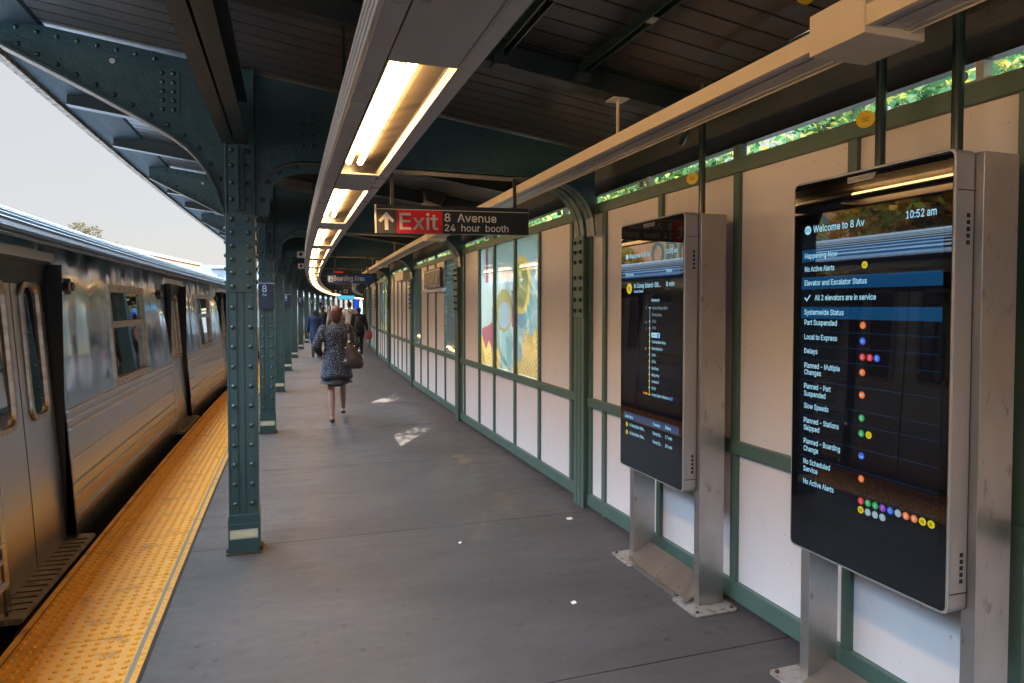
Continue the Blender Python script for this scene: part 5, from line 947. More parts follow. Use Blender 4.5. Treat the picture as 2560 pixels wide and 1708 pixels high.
def content_status(T, band, bullet, tx, X, mi, DX, DZ):
    tx.disc((-.0032, -X(.085), 1.971), (-1, 0, 0), .018, .0006, 24, mi['scr_text'])
    tx.text('MTA', (-.0040, 0, 0), DX, DZ, X(.086), 1.963, .015, mi['black'], .027, .02, .0006, centre=True)
    T('Welcome to 8 Av', .115, 1.959, .258, .028); T('10:52 am', .551, 1.963, .117, .027, bold=.01)
    band(1.841, 1.891); T('Happening Now', .070, 1.855, .175)
    T('No Active Alerts', .071, 1.801, .159); bullet(.376, 1.813, 'N', 'yellow', True)
    band(1.728, 1.778); T('Elevator and Escalator Status', .071, 1.744, .317)
    tx.plate((-.0031, 0, 0), DX, DZ, [(X(.070), 1.692), (X(.083), 1.678), (X(.104), 1.703), (X(.100), 1.706), (X(.083), 1.686), (X(.074), 1.696)], .0006, mi['scr_text'])
    T('All 2 elevators are in service', .128, 1.683, .302)
    band(1.608, 1.656); T('Systemwide Status', .071, 1.624, .209)
    T('Part Suspended', .073, 1.582, .174); bullet(.372, 1.587, 'J', 'orange')
    T('Local to Express', .073, 1.522, .176); bullet(.372, 1.528, 'A', 'blue')
    T('Delays', .074, 1.464, .073); bullet(.372, 1.468, '2', 'red'); bullet(.406, 1.468, '3', 'red'); bullet(.438, 1.468, 'E', 'blue')
    T('Planned - Multiple', .075, 1.404, .19); T('Changes', .075, 1.376, .093); bullet(.373, 1.410, 'F', 'orange')
    T('Planned - Part', .075, 1.318, .145); T('Suspended', .075, 1.287, .118); bullet(.373, 1.325, 'M', 'orange')
    T('Slow Speeds', .076, 1.236, .134); bullet(.373, 1.238, 'G', 'green')
    T('Planned - Stations', .076, 1.176, .188); T('Skipped', .076, 1.145, .087); bullet(.373, 1.180, '4', 'green'); bullet(.407, 1.180, 'Q', 'yellow', True)
    T('Planned - Boarding', .077, 1.089, .195); T('Change', .077, 1.058, .081); bullet(.375, 1.095, 'SIR', 'blue')
    T('No Scheduled', .077, 1.004, .145); T('Service', .077, .973, .079); bullet(.376, 1.009, 'Z', 'orange')
    T('No Active Alerts', .078, .920, .165)
    row = [('1', 'red'), ('5', 'green'), ('6', 'green'), ('7', 'purple'), ('C', 'blue'), ('L', 'grey'), ('B', 'orange'), ('D', 'orange'), ('N', 'yellow'), ('R', 'yellow')]
    for i, (c, k) in enumerate(row): bullet(.376 + i * .0326, .925, c, k, k == 'yellow')
    for i, (c, k) in enumerate([('W', 'yellow'), ('S', 'grey'), ('S', 'grey'), ('S', 'grey')]): bullet(.376 + i * .0326, .891, c, k, k == 'yellow')
    for z in (1.556, 1.497, 1.44, 1.352, 1.262, 1.207, 1.12, 1.035, .95): tx.rect((-.0031, 0, 0), DX, DZ, X(.06), X(.69), z, z + .001, .0003, 1)
def content_route(T, band, bullet, tx, X, mi, DX, DZ):
    tx.disc((-.0032, -X(.085), 1.967), (-1, 0, 0), .016, .0006, 24, mi['scr_text'])
    T('Welcome to 8 Av', .115, 1.955, .258, .026); T('10:52 am', .551, 1.956, .117, .025, bold=.01)
    band(1.830, 1.875); T('Next train', .073, 1.846, .10, .018); T('Status', .551, 1.851, .062, .019)
    bullet(.116, 1.768, 'N', 'yellow', True, .033)
    T('to Coney Island-Stil...', .176, 1.770, .316, .028); T('8 min', .552, 1.772, .086, .026); T('Coney Island', .176, 1.742, .115, .016)
    T('Stopping at', .390, 1.687, .09, .015)
    tx.rect((-.0031, 0, 0), DX, DZ, X(.3675), X(.3725), 1.52, 1.648, .0005, mi['scr_dim'])
    tx.rect((-.0031, 0, 0), DX, DZ, X(.358), X(.382), 1.646, 1.652, .0005, mi['scr_text'])
    tx.rect((-.0031, 0, 0), DX, DZ, X(.3675), X(.3725), 1.134, 1.52, .0005, mi['b_line'])
    tx.rect((-.0031, 0, 0), DX, DZ, X(.358), X(.382), 1.130, 1.136, .0005, mi['b_line'])
    st = [('Astoria-Ditmars Blvd', 1.640, .165), ('Previous stops', 1.601, .105), ('36 St', 1.562, .042), ('59 St', 1.523, .042), None, ('Fort Hamilton Pkwy', 1.441, .152), ('New Utrecht Av', 1.402, .118),
          ('18 Av', 1.364, .041), ('20 Av', 1.325, .043), ('Bay Pkwy', 1.286, .075), ('Kings Hwy', 1.247, .083), ('Avenue U', 1.208, .078), ('86 St', 1.168, .044), ('Coney Island-Stillwell Av', 1.130, .205)]
    for i, q in enumerate(st):
        if q:
            dim = i < 4; T(q[0], .400, q[1], q[2], .0165, 'scr_dim' if dim else 'scr_text', .022)
        z = 1.6465 - .0393 * i
        if 1 < i < 13: tx.disc((-.0038, -X(.370), z), (-1, 0, 0), .0065, .0006, 12, mi['scr_text'])
    tx.plate((-.0031, 0, 0), DX, DZ, rrect(X(.391), X(.485), 1.474, 1.503, .006), .0005, mi['scr_text'])
    tx.text('8 Av', (-.0038, 0, 0), DX, DZ, X(.399), 1.481, .015, mi['black'], .036, .02, .0006)
    for a, b in ((.455, 1.477), (.608, 1.128)): tx.rect((-.0037, 0, 0), DX, DZ, X(a), X(a + .02), b, b + .021, .0005, mi['b_blue'])
    for a, z in ((.325, 1.648), (.315, 1.562), (.333, 1.562), (.328, 1.523)): T('0', a, z - .006, None, .013, 'scr_dim')
    for a, z, k in ((.325, 1.405, 'orange'), (.305, 1.136, 'orange'), (.322, 1.136, 'orange'), (.340, 1.136, 'yellow')): tx.disc((-.0032, -X(a), z), (-1, 0, 0), .007, .0005, 12, mi['b_' + k])
    band(.945, .990); T('Later trains', .073, .955, .10, .018); T('Towards', .416, .957, .08, .018); T('Status', .551, .960, .062, .018)
    for z, mn in ((.905, '17 min'), (.855, '29 min')):
        bullet(.093, z + .006, 'N', 'yellow', True, .014); T('to Coney Island-Stillw...', .128, z, .19, .019); T('Coney Isl...', .413, z - .002, .10, .019); T(mn, .553, z - .001, .072, .019)
kiosk(1.91, 'nearer of the two tall black screens, listing the status of every line', content_status, [(-.24, 2.9, None), (.08, 2.9, 2.394)])
kiosk(3.483, 'farther tall black screen on steel posts, showing the next train and its stops', content_route, [(-.285, 2.9, 2.374)])
t = thing('yellow_tag', 'round yellow tag hanging on the cream raceway box near the top right', 'tag', 2.27, 2.16, 2.905)
mb = MB(); mb.disc((0, 0, 0), (-.5, -.85, 0), .036, .002, 18); mb.build('disc', 'tag_yellow', t)
mb = MB(); mb.tube((0, 0, .03), (0, 0, .10), .002, 5); mb.build('wire', 'black', t)

# ---------------------------------------------------------------- signs
def hung_sign(name, label, cat, s, u0, u1, z0, z1, mats, paint, rods, roll=0, rodtop=2.64, thick=.05):
    t = thing(name, label, cat, (u0 + u1) / 2, s, z0)
    hw = (u1 - u0) / 2; h = z1 - z0
    t.rotation_euler = Euler((0, roll, -head(s)), 'XYZ')
    mb = MB(); mb.box(-hw, hw, -.02, .03, 0, h); mb.build('sign_board', mats[0], t, bevel=.002)
    mb = MB(); paint(mb, (0, -.0205, 0), (1, 0, 0), (0, 0, 1), hw, h); mb.build('lettering', mats, t)
    for r in rods: mb = MB(); mb.box(r - .012, r + .012, -.006, .006, h, rodtop - z0); mb.build('hanger_rod', 'beam_dark', t)
    return t
def p_exit(mb, o, dx, dz, hw, h):
    w = 2 * hw
    mb.rect(o, dx, dz, -hw, hw, .83 * h, .85 * h, .001, 2)
    mb.rect(o, dx, dz, -hw, -hw + .13 * w, 0, .82 * h, .0008, 3)
    mb.rect(o, dx, dz, -hw + .13 * w, -hw + .42 * w, 0, .82 * h, .0012, 1)
    mb.rect(o, dx, dz, -hw, -hw + .006 * w, 0, h, .0014, 2)
    mb.text('Exit', o, dx, dz, -hw + .147 * w, .135 * h, .58 * h, 2, .245 * w, .028, .003)
    mb.text('8  Avenue', o, dx, dz, -hw + .432 * w, .44 * h, .30 * h, 2, .345 * w, .020, .003)
    mb.text('24  hour  booth', o, dx, dz, -hw + .432 * w, .10 * h, .25 * h, 2, .425 * w, .020, .003)
    c = -hw + .067 * w
    pts = [(-.012, .10), (.012, .10), (.012, .50), (.040, .36), (.052, .44), (0, .74), (-.052, .44), (-.040, .36), (-.012, .50)]
    mb.plate(Vector(o) + Vector((0, -.001, 0)), dx, dz, [(c + a * w * .93, b * h) for a, b in pts], .0015, 2)
ex = hung_sign('exit_sign', 'black hanging sign reading Exit 8 Avenue 24 hour booth with a red block', 'sign', 4.80, .885, 2.03, 2.185, 2.385,
               ['black_sign', 'sign_red', 'sign_white', 'sign_grey'], p_exit, [-.45, .47], roll=R(-.9))
def p_board(mb, o, dx, dz, hw, h):
    w = 2 * hw
    mb.rect(o, dx, dz, -hw, hw, 0, .86 * h, .001, 1)
    mb.rect(o, dx, dz, -hw + .01 * w, -hw + .11 * w, .14 * h, .72 * h, .002, 2)
    c = -hw + .06 * w                                      # wheelchair figure
    mb.disc(Vector(o) + Vector((c, -.0025, .62 * h)), (0, -1, 0), .010, .0005, 10, 1)
    mb.plate(Vector(o) + Vector((0, -.0022, 0)), dx, dz, [(c - .02, .22 * h), (c + .02, .22 * h), (c + .03, .40 * h), (c + .005, .42 * h), (c + .003, .56 * h), (c - .008, .56 * h), (c - .008, .32 * h)], .0006, 1)
    mb.text('Boarding Area', o, dx, dz, -hw + .125 * w, .26 * h, .50 * h, 3, .67 * w, .022, .003)
hung_sign('boarding_sign', 'long blue hanging sign reading Boarding Area with a wheelchair symbol', 'sign', 13.75, .92, 1.80, 2.105, 2.30,
          ['black_sign', 'sign_blue', 'sign_pale', 'sign_white'], p_board, [-.3, .33])
def p_icons(mb, o, dx, dz, hw, h):
    w = 2 * hw
    mb.rect(o, dx, dz, -.12 * w, .12 * w, .1 * h, .9 * h, .001, 1); mb.rect(o, dx, dz, .17 * w, .40 * w, .12 * h, .88 * h, .001, 2)
    mb.rect(Vector(o) + Vector((0, -.0012, 0)), dx, dz, .21 * w, .36 * w, .25 * h, .75 * h, .001, 3)
    c = -.28 * w; mb.plate(o, dx, dz, [(c - .012, .1 * h), (c + .012, .1 * h), (c + .012, .5 * h), (c + .05, .4 * h), (c, .85 * h), (c - .05, .4 * h), (c - .012, .5 * h)], .001, 2)
    mb.plate(Vector(o) + Vector((0, -.0012, 0)), dx, dz, [(-.02, .2 * h), (.03, .2 * h), (.0, .7 * h)], .001, 2)
hung_sign('arrow_sign', 'small black sign with arrow, wheelchair and lift symbols beyond the blue sign', 'sign', 22.7, 1.16, 1.72, 2.06, 2.21,
          ['black_sign', 'sign_blue', 'sign_white', 'sign_grey'], p_icons, [-.2, .2])
def p_none(mb, o, dx, dz, hw, h): mb.rect(o, dx, dz, -hw + .01, hw - .01, .01, h - .01, .001, 1)
hung_sign('arrival_display', 'bright cyan hanging arrival display far down the platform', 'display', 27.2, 1.38, 2.03, 1.90, 2.07, ['black', 'scr_cyan'], p_none, [-.2, .2])
hung_sign('small_red_sign', 'small dark hanging panel with red lettering above the blue sign', 'sign', 18.2, 1.14, 1.62, 2.49, 2.585, ['black_sign', 'sign_red'],
          lambda mb, o, dx, dz, hw, h: mb.rect(o, dx, dz, -.17, .02, .02, .07, .001, 1), [-.15, .15])
t = thing('help_point', 'slim bright blue lit panel on a white stand far along the platform', 'help point', 2.12, 28.2, 0)
mb = MB(); mb.box(-.06, .06, -.05, .05, 0, 1.2); mb.build('stand', 'white_paint', t)
mb = MB(); mb.box(-.09, .06, -.06, .05, 1.2, 1.95); mb.build('lit_panel', 'scr_blue', t)

for k, n in enumerate((2, 4, 6, 8, 10, 12, 14)):
    sk = SK[n + 1]
    if k == 0:
        t = thing('station_plate', 'x', 'sign', 0, sk, 0, group='station plates on every second column')
        mb = MB(); mb.box(-.095, .095, -.116, -.108, 1.625, 1.965); mb.build('plate', 'sign_navy', t)
        mb = MB(); o = (0, -.117, 0); mb.rect(o, (1, 0, 0), (0, 0, 1), -.09, .09, 1.947, 1.956, .0005)
        mb.text('8', o, (1, 0, 0), (0, 0, 1), -.022, 1.838, .092, 0, .058, .03, .001, centre=True); mb.text('Av', o, (1, 0, 0), (0, 0, 1), -.022, 1.788, .032, 0, .06, .02, .001, centre=True)
        mb.build('lettering', 'sign_pale', t); pp = t
    else: t = copy_tree(pp)
    place(t, 0, sk); t['label'] = 'dark blue plate reading 8 Av on the %s column from the camera' % ordinal[n]
t = thing('name_board', 'grey board reading 8 Avenue fixed on the wall between the louvred windows', 'sign', 2.62, 11.73, 0)
mb = MB(); mb.box(-.012, .02, -.76, .76, 1.975, 2.30); mb.build('board', 'sign_grey', t)
mb = MB(); mb.text('8 Avenue', (-.0130, 0, 0), (0, -1, 0), (0, 0, 1), -.66, 2.05, .15, 0, 1.2, .02, .001); mb.rect((-.0130, 0, 0), (0, -1, 0), (0, 0, 1), -.75, .75, 2.262, 2.270, .001)
mb.build('lettering', 'sign_white', t)
mb = MB(); mb.box(-.03, .03, -1.05, 1.0, 1.89, 1.95); mb.build('shelf_rail', 'casing', t)
t = thing('notice_box', 'pale cream box mounted high on the wall beyond the name board', 'box', 2.54, 15.3, 0)
mb = MB(); mb.box(-.05, .09, -.75, .75, 2.22, 2.42); mb.build('cover', 'raceway', t, bevel=.006)
mb = MB(); mb.box(-.052, -.050, -.70, .70, 2.235, 2.24); mb.build('seam', 'sign_grey', t)

t = thing('loudspeaker', 'black horn loudspeaker hanging from the ceiling behind the exit sign', 'loudspeaker', 1.88, 7.7, 2.85)
mb = MB(); mb.prism([(-.10, .0), (.07, -.05), (.14, .06), (.12, .17), (-.02, .20), (-.13, .13)], -.10, .10); mb.build('cabinet', 'black', t, bevel=.01)
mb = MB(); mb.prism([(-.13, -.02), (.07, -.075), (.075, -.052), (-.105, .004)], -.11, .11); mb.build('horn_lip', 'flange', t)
mb = MB(); mb.tube((0, 0, .19), (0, 0, .28), .012, 8); mb.build('mount', 'beam_dark', t)
for s, u, z in ((9.7, .43, 2.36), (12.5, .43, 2.36)):
    t = thing('camera_housing', 'small pale camera housing fixed to the %s light trough side' % ('near' if s < 10 else 'far'), 'security camera', u, s, z)
    mb = MB(); mb.box(-.05, .05, -.09, .07, -.04, .04); mb.build('housing', 'white_paint', t, bevel=.008)
    mb = MB(); mb.tube((0, -.088, 0), (0, -.098, 0), .025, 12); mb.build('lens', 'black', t)
    mb = MB(); mb.box(-.012, .072, .02, .04, .04, .052); mb.build('bracket', 'casing', t)
for i, (u, s, sz, lab) in enumerate(((1.79, 3.36, .030, 'small white paper scrap on the open floor'), (2.36, 4.76, .05, 'folded white slip at the foot of the nearest wall column'),
                                     (1.42, 4.5, .02, 'tiny pale crumb of litter beside the warm light patch'))):
    t = thing('paper_scrap', lab, 'litter', u, s, 0.002)
    mb = MB(); q = sz / 2; mb.add([(-q, -q, 0), (q, -q * .8, .002), (q * .9, q, .006), (-q * .9, q * .9, .003), (0, 0, .004)], [(0, 1, 4), (1, 2, 4), (2, 3, 4), (3, 0, 4)]); mb.build('sheet', 'paper', t)

# ================================================================ TRAINS
TP = [(-1.150, -.20), (-1.165, 0), (-1.19, .45), (-1.225, .95), (-1.27, 1.60), (-1.292, 1.965), (-1.30, 2.10)]
def tu(z):
    for (u0, z0), (u1, z1) in zip(TP, TP[1:]):
        if z <= z1: return u0 + (u1 - u0) * (z - z0) / (z1 - z0)
    return TP[-1][0]
ROOF = [(-1.30, 2.10), (-1.312, 2.135), (-1.335, 2.165), (-1.375, 2.20), (-1.43, 2.245), (-1.50, 2.292), (-1.60, 2.345), (-1.75, 2.402), (-1.95, 2.452), (-2.3, 2.50), (-2.7, 2.51)]
def train_car(s0, s1, doors, label):
    t = thing('subway_car', label, 'train', -1.3, (s0 + s1) / 2, -1.1, flat=True)
    wins = [(a + b) / 2 for a, b in zip(doors, doors[1:])]
    dh, wh = .615, .75
    up = MB(bent=True); lo = MB(bent=True); rid = MB(bent=True)
    def patch(mb, a, b, z0, z1, off=0, nz=None):
        zs = [z0] + [z for _, z in TP if z0 < z < z1] + [z1]; n = max(1, int((b - a) / .5)); vs = []; k = len(zs)
        for i in range(n + 1):
            for z in zs: vs.append((tu(z) + off, a + (b - a) * i / n, z))
        mb.add(vs, [(i * k + j, (i + 1) * k + j, (i + 1) * k + j + 1, i * k + j + 1) for i in range(n) for j in range(k - 1)])
    Z = .925
    edges = [s0] + [x for d in doors for x in (d - dh, d + dh)] + [s1]
    for a, b in zip(edges[::2], edges[1::2]):
        patch(lo, a, b, -.20, Z)
        w = [x for x in wins if a < x < b]
        if w:
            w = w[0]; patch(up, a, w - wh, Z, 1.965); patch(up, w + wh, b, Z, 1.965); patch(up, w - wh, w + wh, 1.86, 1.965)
        else: patch(up, a, b, Z, 1.965)
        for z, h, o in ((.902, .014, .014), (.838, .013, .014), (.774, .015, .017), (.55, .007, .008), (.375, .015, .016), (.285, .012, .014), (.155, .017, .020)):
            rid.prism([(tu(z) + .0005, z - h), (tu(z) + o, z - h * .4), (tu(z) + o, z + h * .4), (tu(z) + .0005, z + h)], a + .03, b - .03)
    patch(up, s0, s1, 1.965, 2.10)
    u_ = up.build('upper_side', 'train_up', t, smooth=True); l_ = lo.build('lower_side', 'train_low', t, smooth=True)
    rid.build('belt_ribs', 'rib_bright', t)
    mb = MB(bent=True)                                   # roof shell with lengthwise corrugation
    pr = []
    for (a0, b0), (a1, b1) in zip(ROOF, ROOF[1:]): pr.append((a0, b0))
    pr.append(ROOF[-1])
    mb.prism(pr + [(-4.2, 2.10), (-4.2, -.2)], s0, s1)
    for i in range(9):
        q = i / 9; x = -1.385 - .52 * q; 
        z = None
        for (a0, b0), (a1, b1) in zip(ROOF, ROOF[1:]):
            if a1 <= x <= a0: z = b0 + (b1 - b0) * (a0 - x) / (a0 - a1)
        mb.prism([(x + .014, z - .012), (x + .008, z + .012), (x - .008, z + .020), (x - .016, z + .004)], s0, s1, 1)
    mb.prism([(-1.300, 2.085), (-1.288, 2.09), (-1.288, 2.10), (-1.30, 2.105)], s0, s1)
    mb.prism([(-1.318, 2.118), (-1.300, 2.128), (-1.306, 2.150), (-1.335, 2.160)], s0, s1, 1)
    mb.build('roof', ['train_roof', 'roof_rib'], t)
    mb = MB(bent=True); mb.box(-4.0, -1.22, s0 + .3, s1 - .3, -.75, -.20); mb.box(-1.30, -1.20, s0, s1, -.32, -.20)
    mb.build('underframe', 'train_under', t)
    mb = MB(bent=True)
    for e in (s0, s1): mb.box(-4.1, -1.36, e - .005, e + .005, -.15, 2.0)
    mb.build('end_wall', 'train_low', t)
    # windows
    for w in wins:
        fr = MB(bent=True); pa = MB(bent=True)
        def q(mb, a, b, z0, z1, o0, o1, m=0):
            mb.add([(tu(z) + o, y, z) for o in (o0, o1) for y, z in ((a, z0), (b, z0), (b, z1), (a, z1))],
                   [(0, 1, 2, 3), (7, 6, 5, 4), (0, 4, 5, 1), (1, 5, 6, 2), (2, 6, 7, 3), (3, 7, 4, 0)], m)
        a, b = w - wh, w + wh
        q(fr, a, a + .07, .925, 1.86, .012, -.04); q(fr, b - .07, b, .925, 1.86, .012, -.04); q(fr, a + .07, b - .07, .925, .985, .012, -.04); q(fr, a + .07, b - .07, 1.79, 1.86, .012, -.04)
        q(fr, a + .07, b - .07, 1.455, 1.515, .010, -.04); q(fr, a + .07, b - .07, 1.48, 1.488, .016, .010)
        f = fr.build('window_frame', 'train_frame', t, bevel=.012)
        q(pa, a + .07, b - .07, .985, 1.455, -.028, -.034); q(pa, a + .07, b - .07, 1.515, 1.79, -.020, -.026); pa.build('pane', 'train_glass', f)
        bo = MB(bent=True)
        for i in range(6): bo.dome((tu(1.83) + .012, a + .2 + i * .22, 1.828), (1, 0, 0), .008, .006, 5); bo.dome((tu(.95) + .012, a + .2 + i * .22, .953), (1, 0, 0), .008, .006, 5)
        bo.build('screw', 'rust', f)
    # doors
    for d in doors:
        fr = MB(bent=True)
        for sg in (-1, 1):
            e = d + sg * dh
            y0, y1 = sorted((e, e + sg * .055)); n = 6; zs = [-.10 + 2.09 * i / n for i in range(n + 1)]
            vs = []
            for z in zs: vs += [(tu(z) + .008, y0, z), (tu(z) + .008, y1, z)]
            fr.add(vs, [(2 * i, 2 * i + 1, 2 * i + 3, 2 * i + 2) for i in range(n)])
        q(fr, d - dh - .055, d + dh + .055, 1.965, 2.03, .008, -.02)
        df = fr.build('door_frame', 'train_low', t)
        mb = MB(bent=True); mb.box(-1.42, -1.405, d - dh, d + dh, -.05, 1.965); mb.box(-1.41, -1.30, d - dh, d + dh, 1.95, 1.965)
        for e in (d - dh - .002, d + dh): mb.box(-1.41, -1.225, e, e + .002, -.05, 1.95)
        for e in (d - dh, d + dh - .075): mb.box(-1.34, -1.325, e, e + .075, -.0, 1.95)
        mb.prism([(-1.33, 1.80), (-1.33, 1.95), (-1.318, 1.95), (-1.318, 1.90)], d - dh, d + dh)
        mb.build('door_recess', 'rubber', df)
        for sg in (-1, 1):
            a, b = (d - dh + .035, d - .008) if sg < 0 else (d + .008, d + dh - .035)
            lf = MB(bent=True); O = -.055; wa, wb = a + .13, b - .13
            def sheet(a, b, z0, z1): q(lf, a, b, z0, z1, O, O - .03)
            zs = [.0, .45, .93]
            for z0, z1 in zip(zs, zs[1:]): sheet(a, b, z0, z1)
            for z0, z1 in ((.93, 1.4), (1.4, 1.80)): sheet(a, wa, z0, z1); sheet(wb, b, z0, z1)
            sheet(a, b, 1.80, 1.945)
            L_ = lf.build('door_leaf', 'train_door', t)
            o2 = []; n = 5
            for cx, cz, q0 in ((wb - .07, .93 + .08, -90), (wb - .07, 1.80 - .08, 0), (wa + .07, 1.80 - .08, 90), (wa + .07, .93 + .08, 180)):
                for i in range(n + 1): o2.append((cx + .075 * math.cos(R(q0 + 90 * i / n)), cz + .085 * math.sin(R(q0 + 90 * i / n))))
            cy, cz = (wa + wb) / 2, 1.365
            wf = MB(bent=True); k = len(o2)
            def sc_(p, f, g): return (cy + (p[0] - cy) * f, cz + (p[1] - cz) * g)
            ring = [(1.10, 1.03, -.052), (1.08, 1.025, -.036), (.86, .955, -.036), (.80, .94, -.060)]
            vs = [(tu(sc_(p, f, g)[1]) + o, *sc_(p, f, g)) for f, g, o in ring for p in o2]
            wf.add(vs, [(r * k + i, r * k + (i + 1) % k, (r + 1) * k + (i + 1) % k, (r + 1) * k + i) for r in range(3) for i in range(k)])
            W_ = wf.build('door_window', 'train_frame', L_, smooth=False)
            pn = MB(bent=True); pn.add([(tu(sc_(p, .84, .95)[1]) - .056, *sc_(p, .84, .95)) for p in o2], [tuple(range(k))]); pn.build('door_pane', 'train_glass', L_)
        mb = MB(bent=True); mb.prism([(-1.165, -.045), (-1.085, -.05), (-1.075, -.035), (-1.085, -.016), (-1.30, -.010), (-1.30, -.045)], d - dh - .10, d + dh + .12)
        for i in range(15): mb.box(-1.27, -1.095, d - dh + .02 + i * .085, d - dh + .028 + i * .085, -.0165, -.009, 1)
        mb.build('door_sill', ['sill', 'joint'], t)
    for y in [doors[1] + .94] + [d - 1.10 for d in doors[2:]]:
        mb = MB(bent=True); u = tu(1.8)
        mb.box(u, u + .022, y - .018, y + .018, 1.745, 1.865, 0)
        for sg in (-1, 1): mb.disc((u, y + sg * .05, 1.805), (1, 0, 0), .034, .03, 14, 0)
        mb.build('marker_lamp', 'lamp_red', t, bevel=.004)
    return t
train_car(-2.2, 19.6, [-.73, 4.87, 10.53, 16.16], 'stainless steel subway car standing at the platform with closed doors, nearest car')
train_car(20.0, 42.6, [23.0, 28.63, 34.26, 39.9], 'second stainless subway car, glimpsed beyond the first column')
train_car(43.0, 65.6, [46.0, 51.63, 57.26, 62.9], 'third subway car far along the platform edge')

# ================================================================ OUTSIDE
def leaves(name, n, rx, ry, rz, size, matn, parent, clumps=26, seed=1, zc=0, flat=.0):
    rnd = random.Random(seed); vs = []; fs = []
    cl = []
    for i in range(clumps):
        while True:
            p = Vector((rnd.uniform(-1, 1), rnd.uniform(-1, 1), rnd.uniform(-1, 1)))
            if p.length < 1: break
        p = p * (.55 + .45 * p.length); cl.append((p, rnd.uniform(.22, .42)))
    for i in range(n):
        p, r = cl[rnd.randrange(clumps)]
        d = Vector((rnd.gauss(0, 1), rnd.gauss(0, 1), rnd.gauss(0, 1))).normalized() * r * rnd.uniform(.35, 1) ** .5
        c = p + d; c = Vector((c.x * rx, c.y * ry, c.z * rz + zc))
        a = Vector((rnd.gauss(0, 1), rnd.gauss(0, 1), rnd.gauss(0, .7))).normalized(); b = a.orthogonal().normalized()
        b = (Matrix.Rotation(rnd.uniform(0, 6.28), 3, a) @ b); sz = size * rnd.uniform(.45, 1.5)
        o = len(vs); vs += [c - a * sz, c + b * sz * .5, c + a * sz, c - b * sz * .5]; fs.append((o, o + 1, o + 2, o + 3))
    me = bpy.data.meshes.new(name); me.from_pydata([tuple(v) for v in vs], [], fs); me.materials.append(M[matn]); me.update()
    ob = bpy.data.objects.new(name, me); C.objects.link(ob); ob.parent = parent; return ob
def tree(label, u, s, zb, h, rx, ry, matn, n, seed, group, size=.10, crown=(.46, .58)):
    t = thing('tree', label, 'tree', u, s, zb, rz=seed, group=group)
    mb = MB(); mb.tube((0, 0, -.2), (.05, .03, h * .5), .13, 8, r1=.08)
    rnd = random.Random(seed)
    for i in range(7):
        a = rnd.uniform(0, 6.28); z = h * rnd.uniform(.25, .5); mb.tube((.03, .02, z), (math.cos(a) * rx * .7, math.sin(a) * ry * .7, z + h * rnd.uniform(.15, .4)), .05, 6, r1=.012)
    mb.build('trunk', 'bark', t)
    leaves('crown', n, rx, ry, h * crown[0], size, matn, t, seed=seed, zc=h * crown[1])
    return t
rt = tree('x', 4.4, 0, -.8, 5.0, 1.1, 2.0, 'leaf_green', 24000, 3, 'leafy trees close behind the white wall', .037, (.25, .80))
W8 = ['level with the first screen', 'behind the nearest wall column', 'behind the coloured glass', 'behind the near louvres', 'behind the name board', 'behind the far louvres', 'beyond the name board bay', 'just past the pale box',
      'well down the platform', 'far down the platform', 'farther down the platform', 'near the platform end']
for i in range(12):
    o = rt if i == 0 else copy_tree(rt)
    place(o, 4.9 + .3 * math.sin(i * 2.1), 1.2 + 2.75 * i, -.8 + .12 * math.sin(i * 1.7) - (.5 if i in (2, 3) else -.25 if i in (4, 5) else 0), rz=i * 1.9)
    o['label'] = 'bushy green and yellow tree behind the wall, ' + W8[i]
# embankment wall, painted, across the tracks with growth above it
t = thing('retaining_wall', 'long tan wall across the tracks covered with big painted letters', 'wall', -11, 16, -1.3, flat=True)
mb = MB(bent=True); mb.box(-11.6, -11.2, -6, 60, -1.3, 5.0); mb.build('wall', 'brick', t)
mb = MB(bent=True); mb.box(-11.7, -11.1, -6, 60, 5.0, 5.18); mb.build('coping', 'concrete_wall', t)
def graf(txt, s, z, cap, m, bold, lift):
    mb = MB(); mb.text(txt, (0, 0, 0), (0, -1, 0), (0, 0, 1), 0, z, cap, 0, None, bold, 0)
    mb.v = [(-11.2 + lift, s + y, zz) for x, y, zz in mb.v]; mb.bent = True
    return mb.build('graffiti', m, t)
for txt, s, z, cap in (('XiKS', 18.9, 3.25, 1.15), ('ORCE', 25.0, 3.35, 1.0), ('oGo', 21.5, 2.9, .8), ('ZAKE', 33, 3.3, 1.1)):
    graf(txt, s + .06, z - .05, cap, 'graf_pale', .09, .012); graf(txt, s, z, cap, 'graf_green' if len(txt) % 2 == 0 else 'graf_dark', .045, .02)
at = tree('x', -12.5, 0, 3.4, 3.4, 2.0, 2.6, 'leaf_autumn', 6000, 11, 'autumn trees above the painted wall', .13)
for i, (u, s, z) in enumerate(((-10.0, 11.6, 1.6), (-9.6, 27.2, .8), (-9.8, 31.5, .6), (-19.6, 58, 4.35), (-18.3, 60, 3.0))):
    if i == 3: at = tree('x', u, s, z, 3.4, 1.7, 2.2, 'leaf_far', 5000, 12, 'orange treetops above the train roof', .09)
    o = at if i in (0, 3) else copy_tree(at); place(o, u, s, z, rz=i * 1.3)
    o['label'] = ['autumn tree over the painted wall, seen only in the near screen', 'browning tree over the painted wall, reflected high in the near screen', 'rusty leaved tree seen reflected in the farther screen',
                  'small orange treetop showing just above the train roof', 'second orange treetop above the train roof', 'low autumn tree hidden behind the first car'][i]
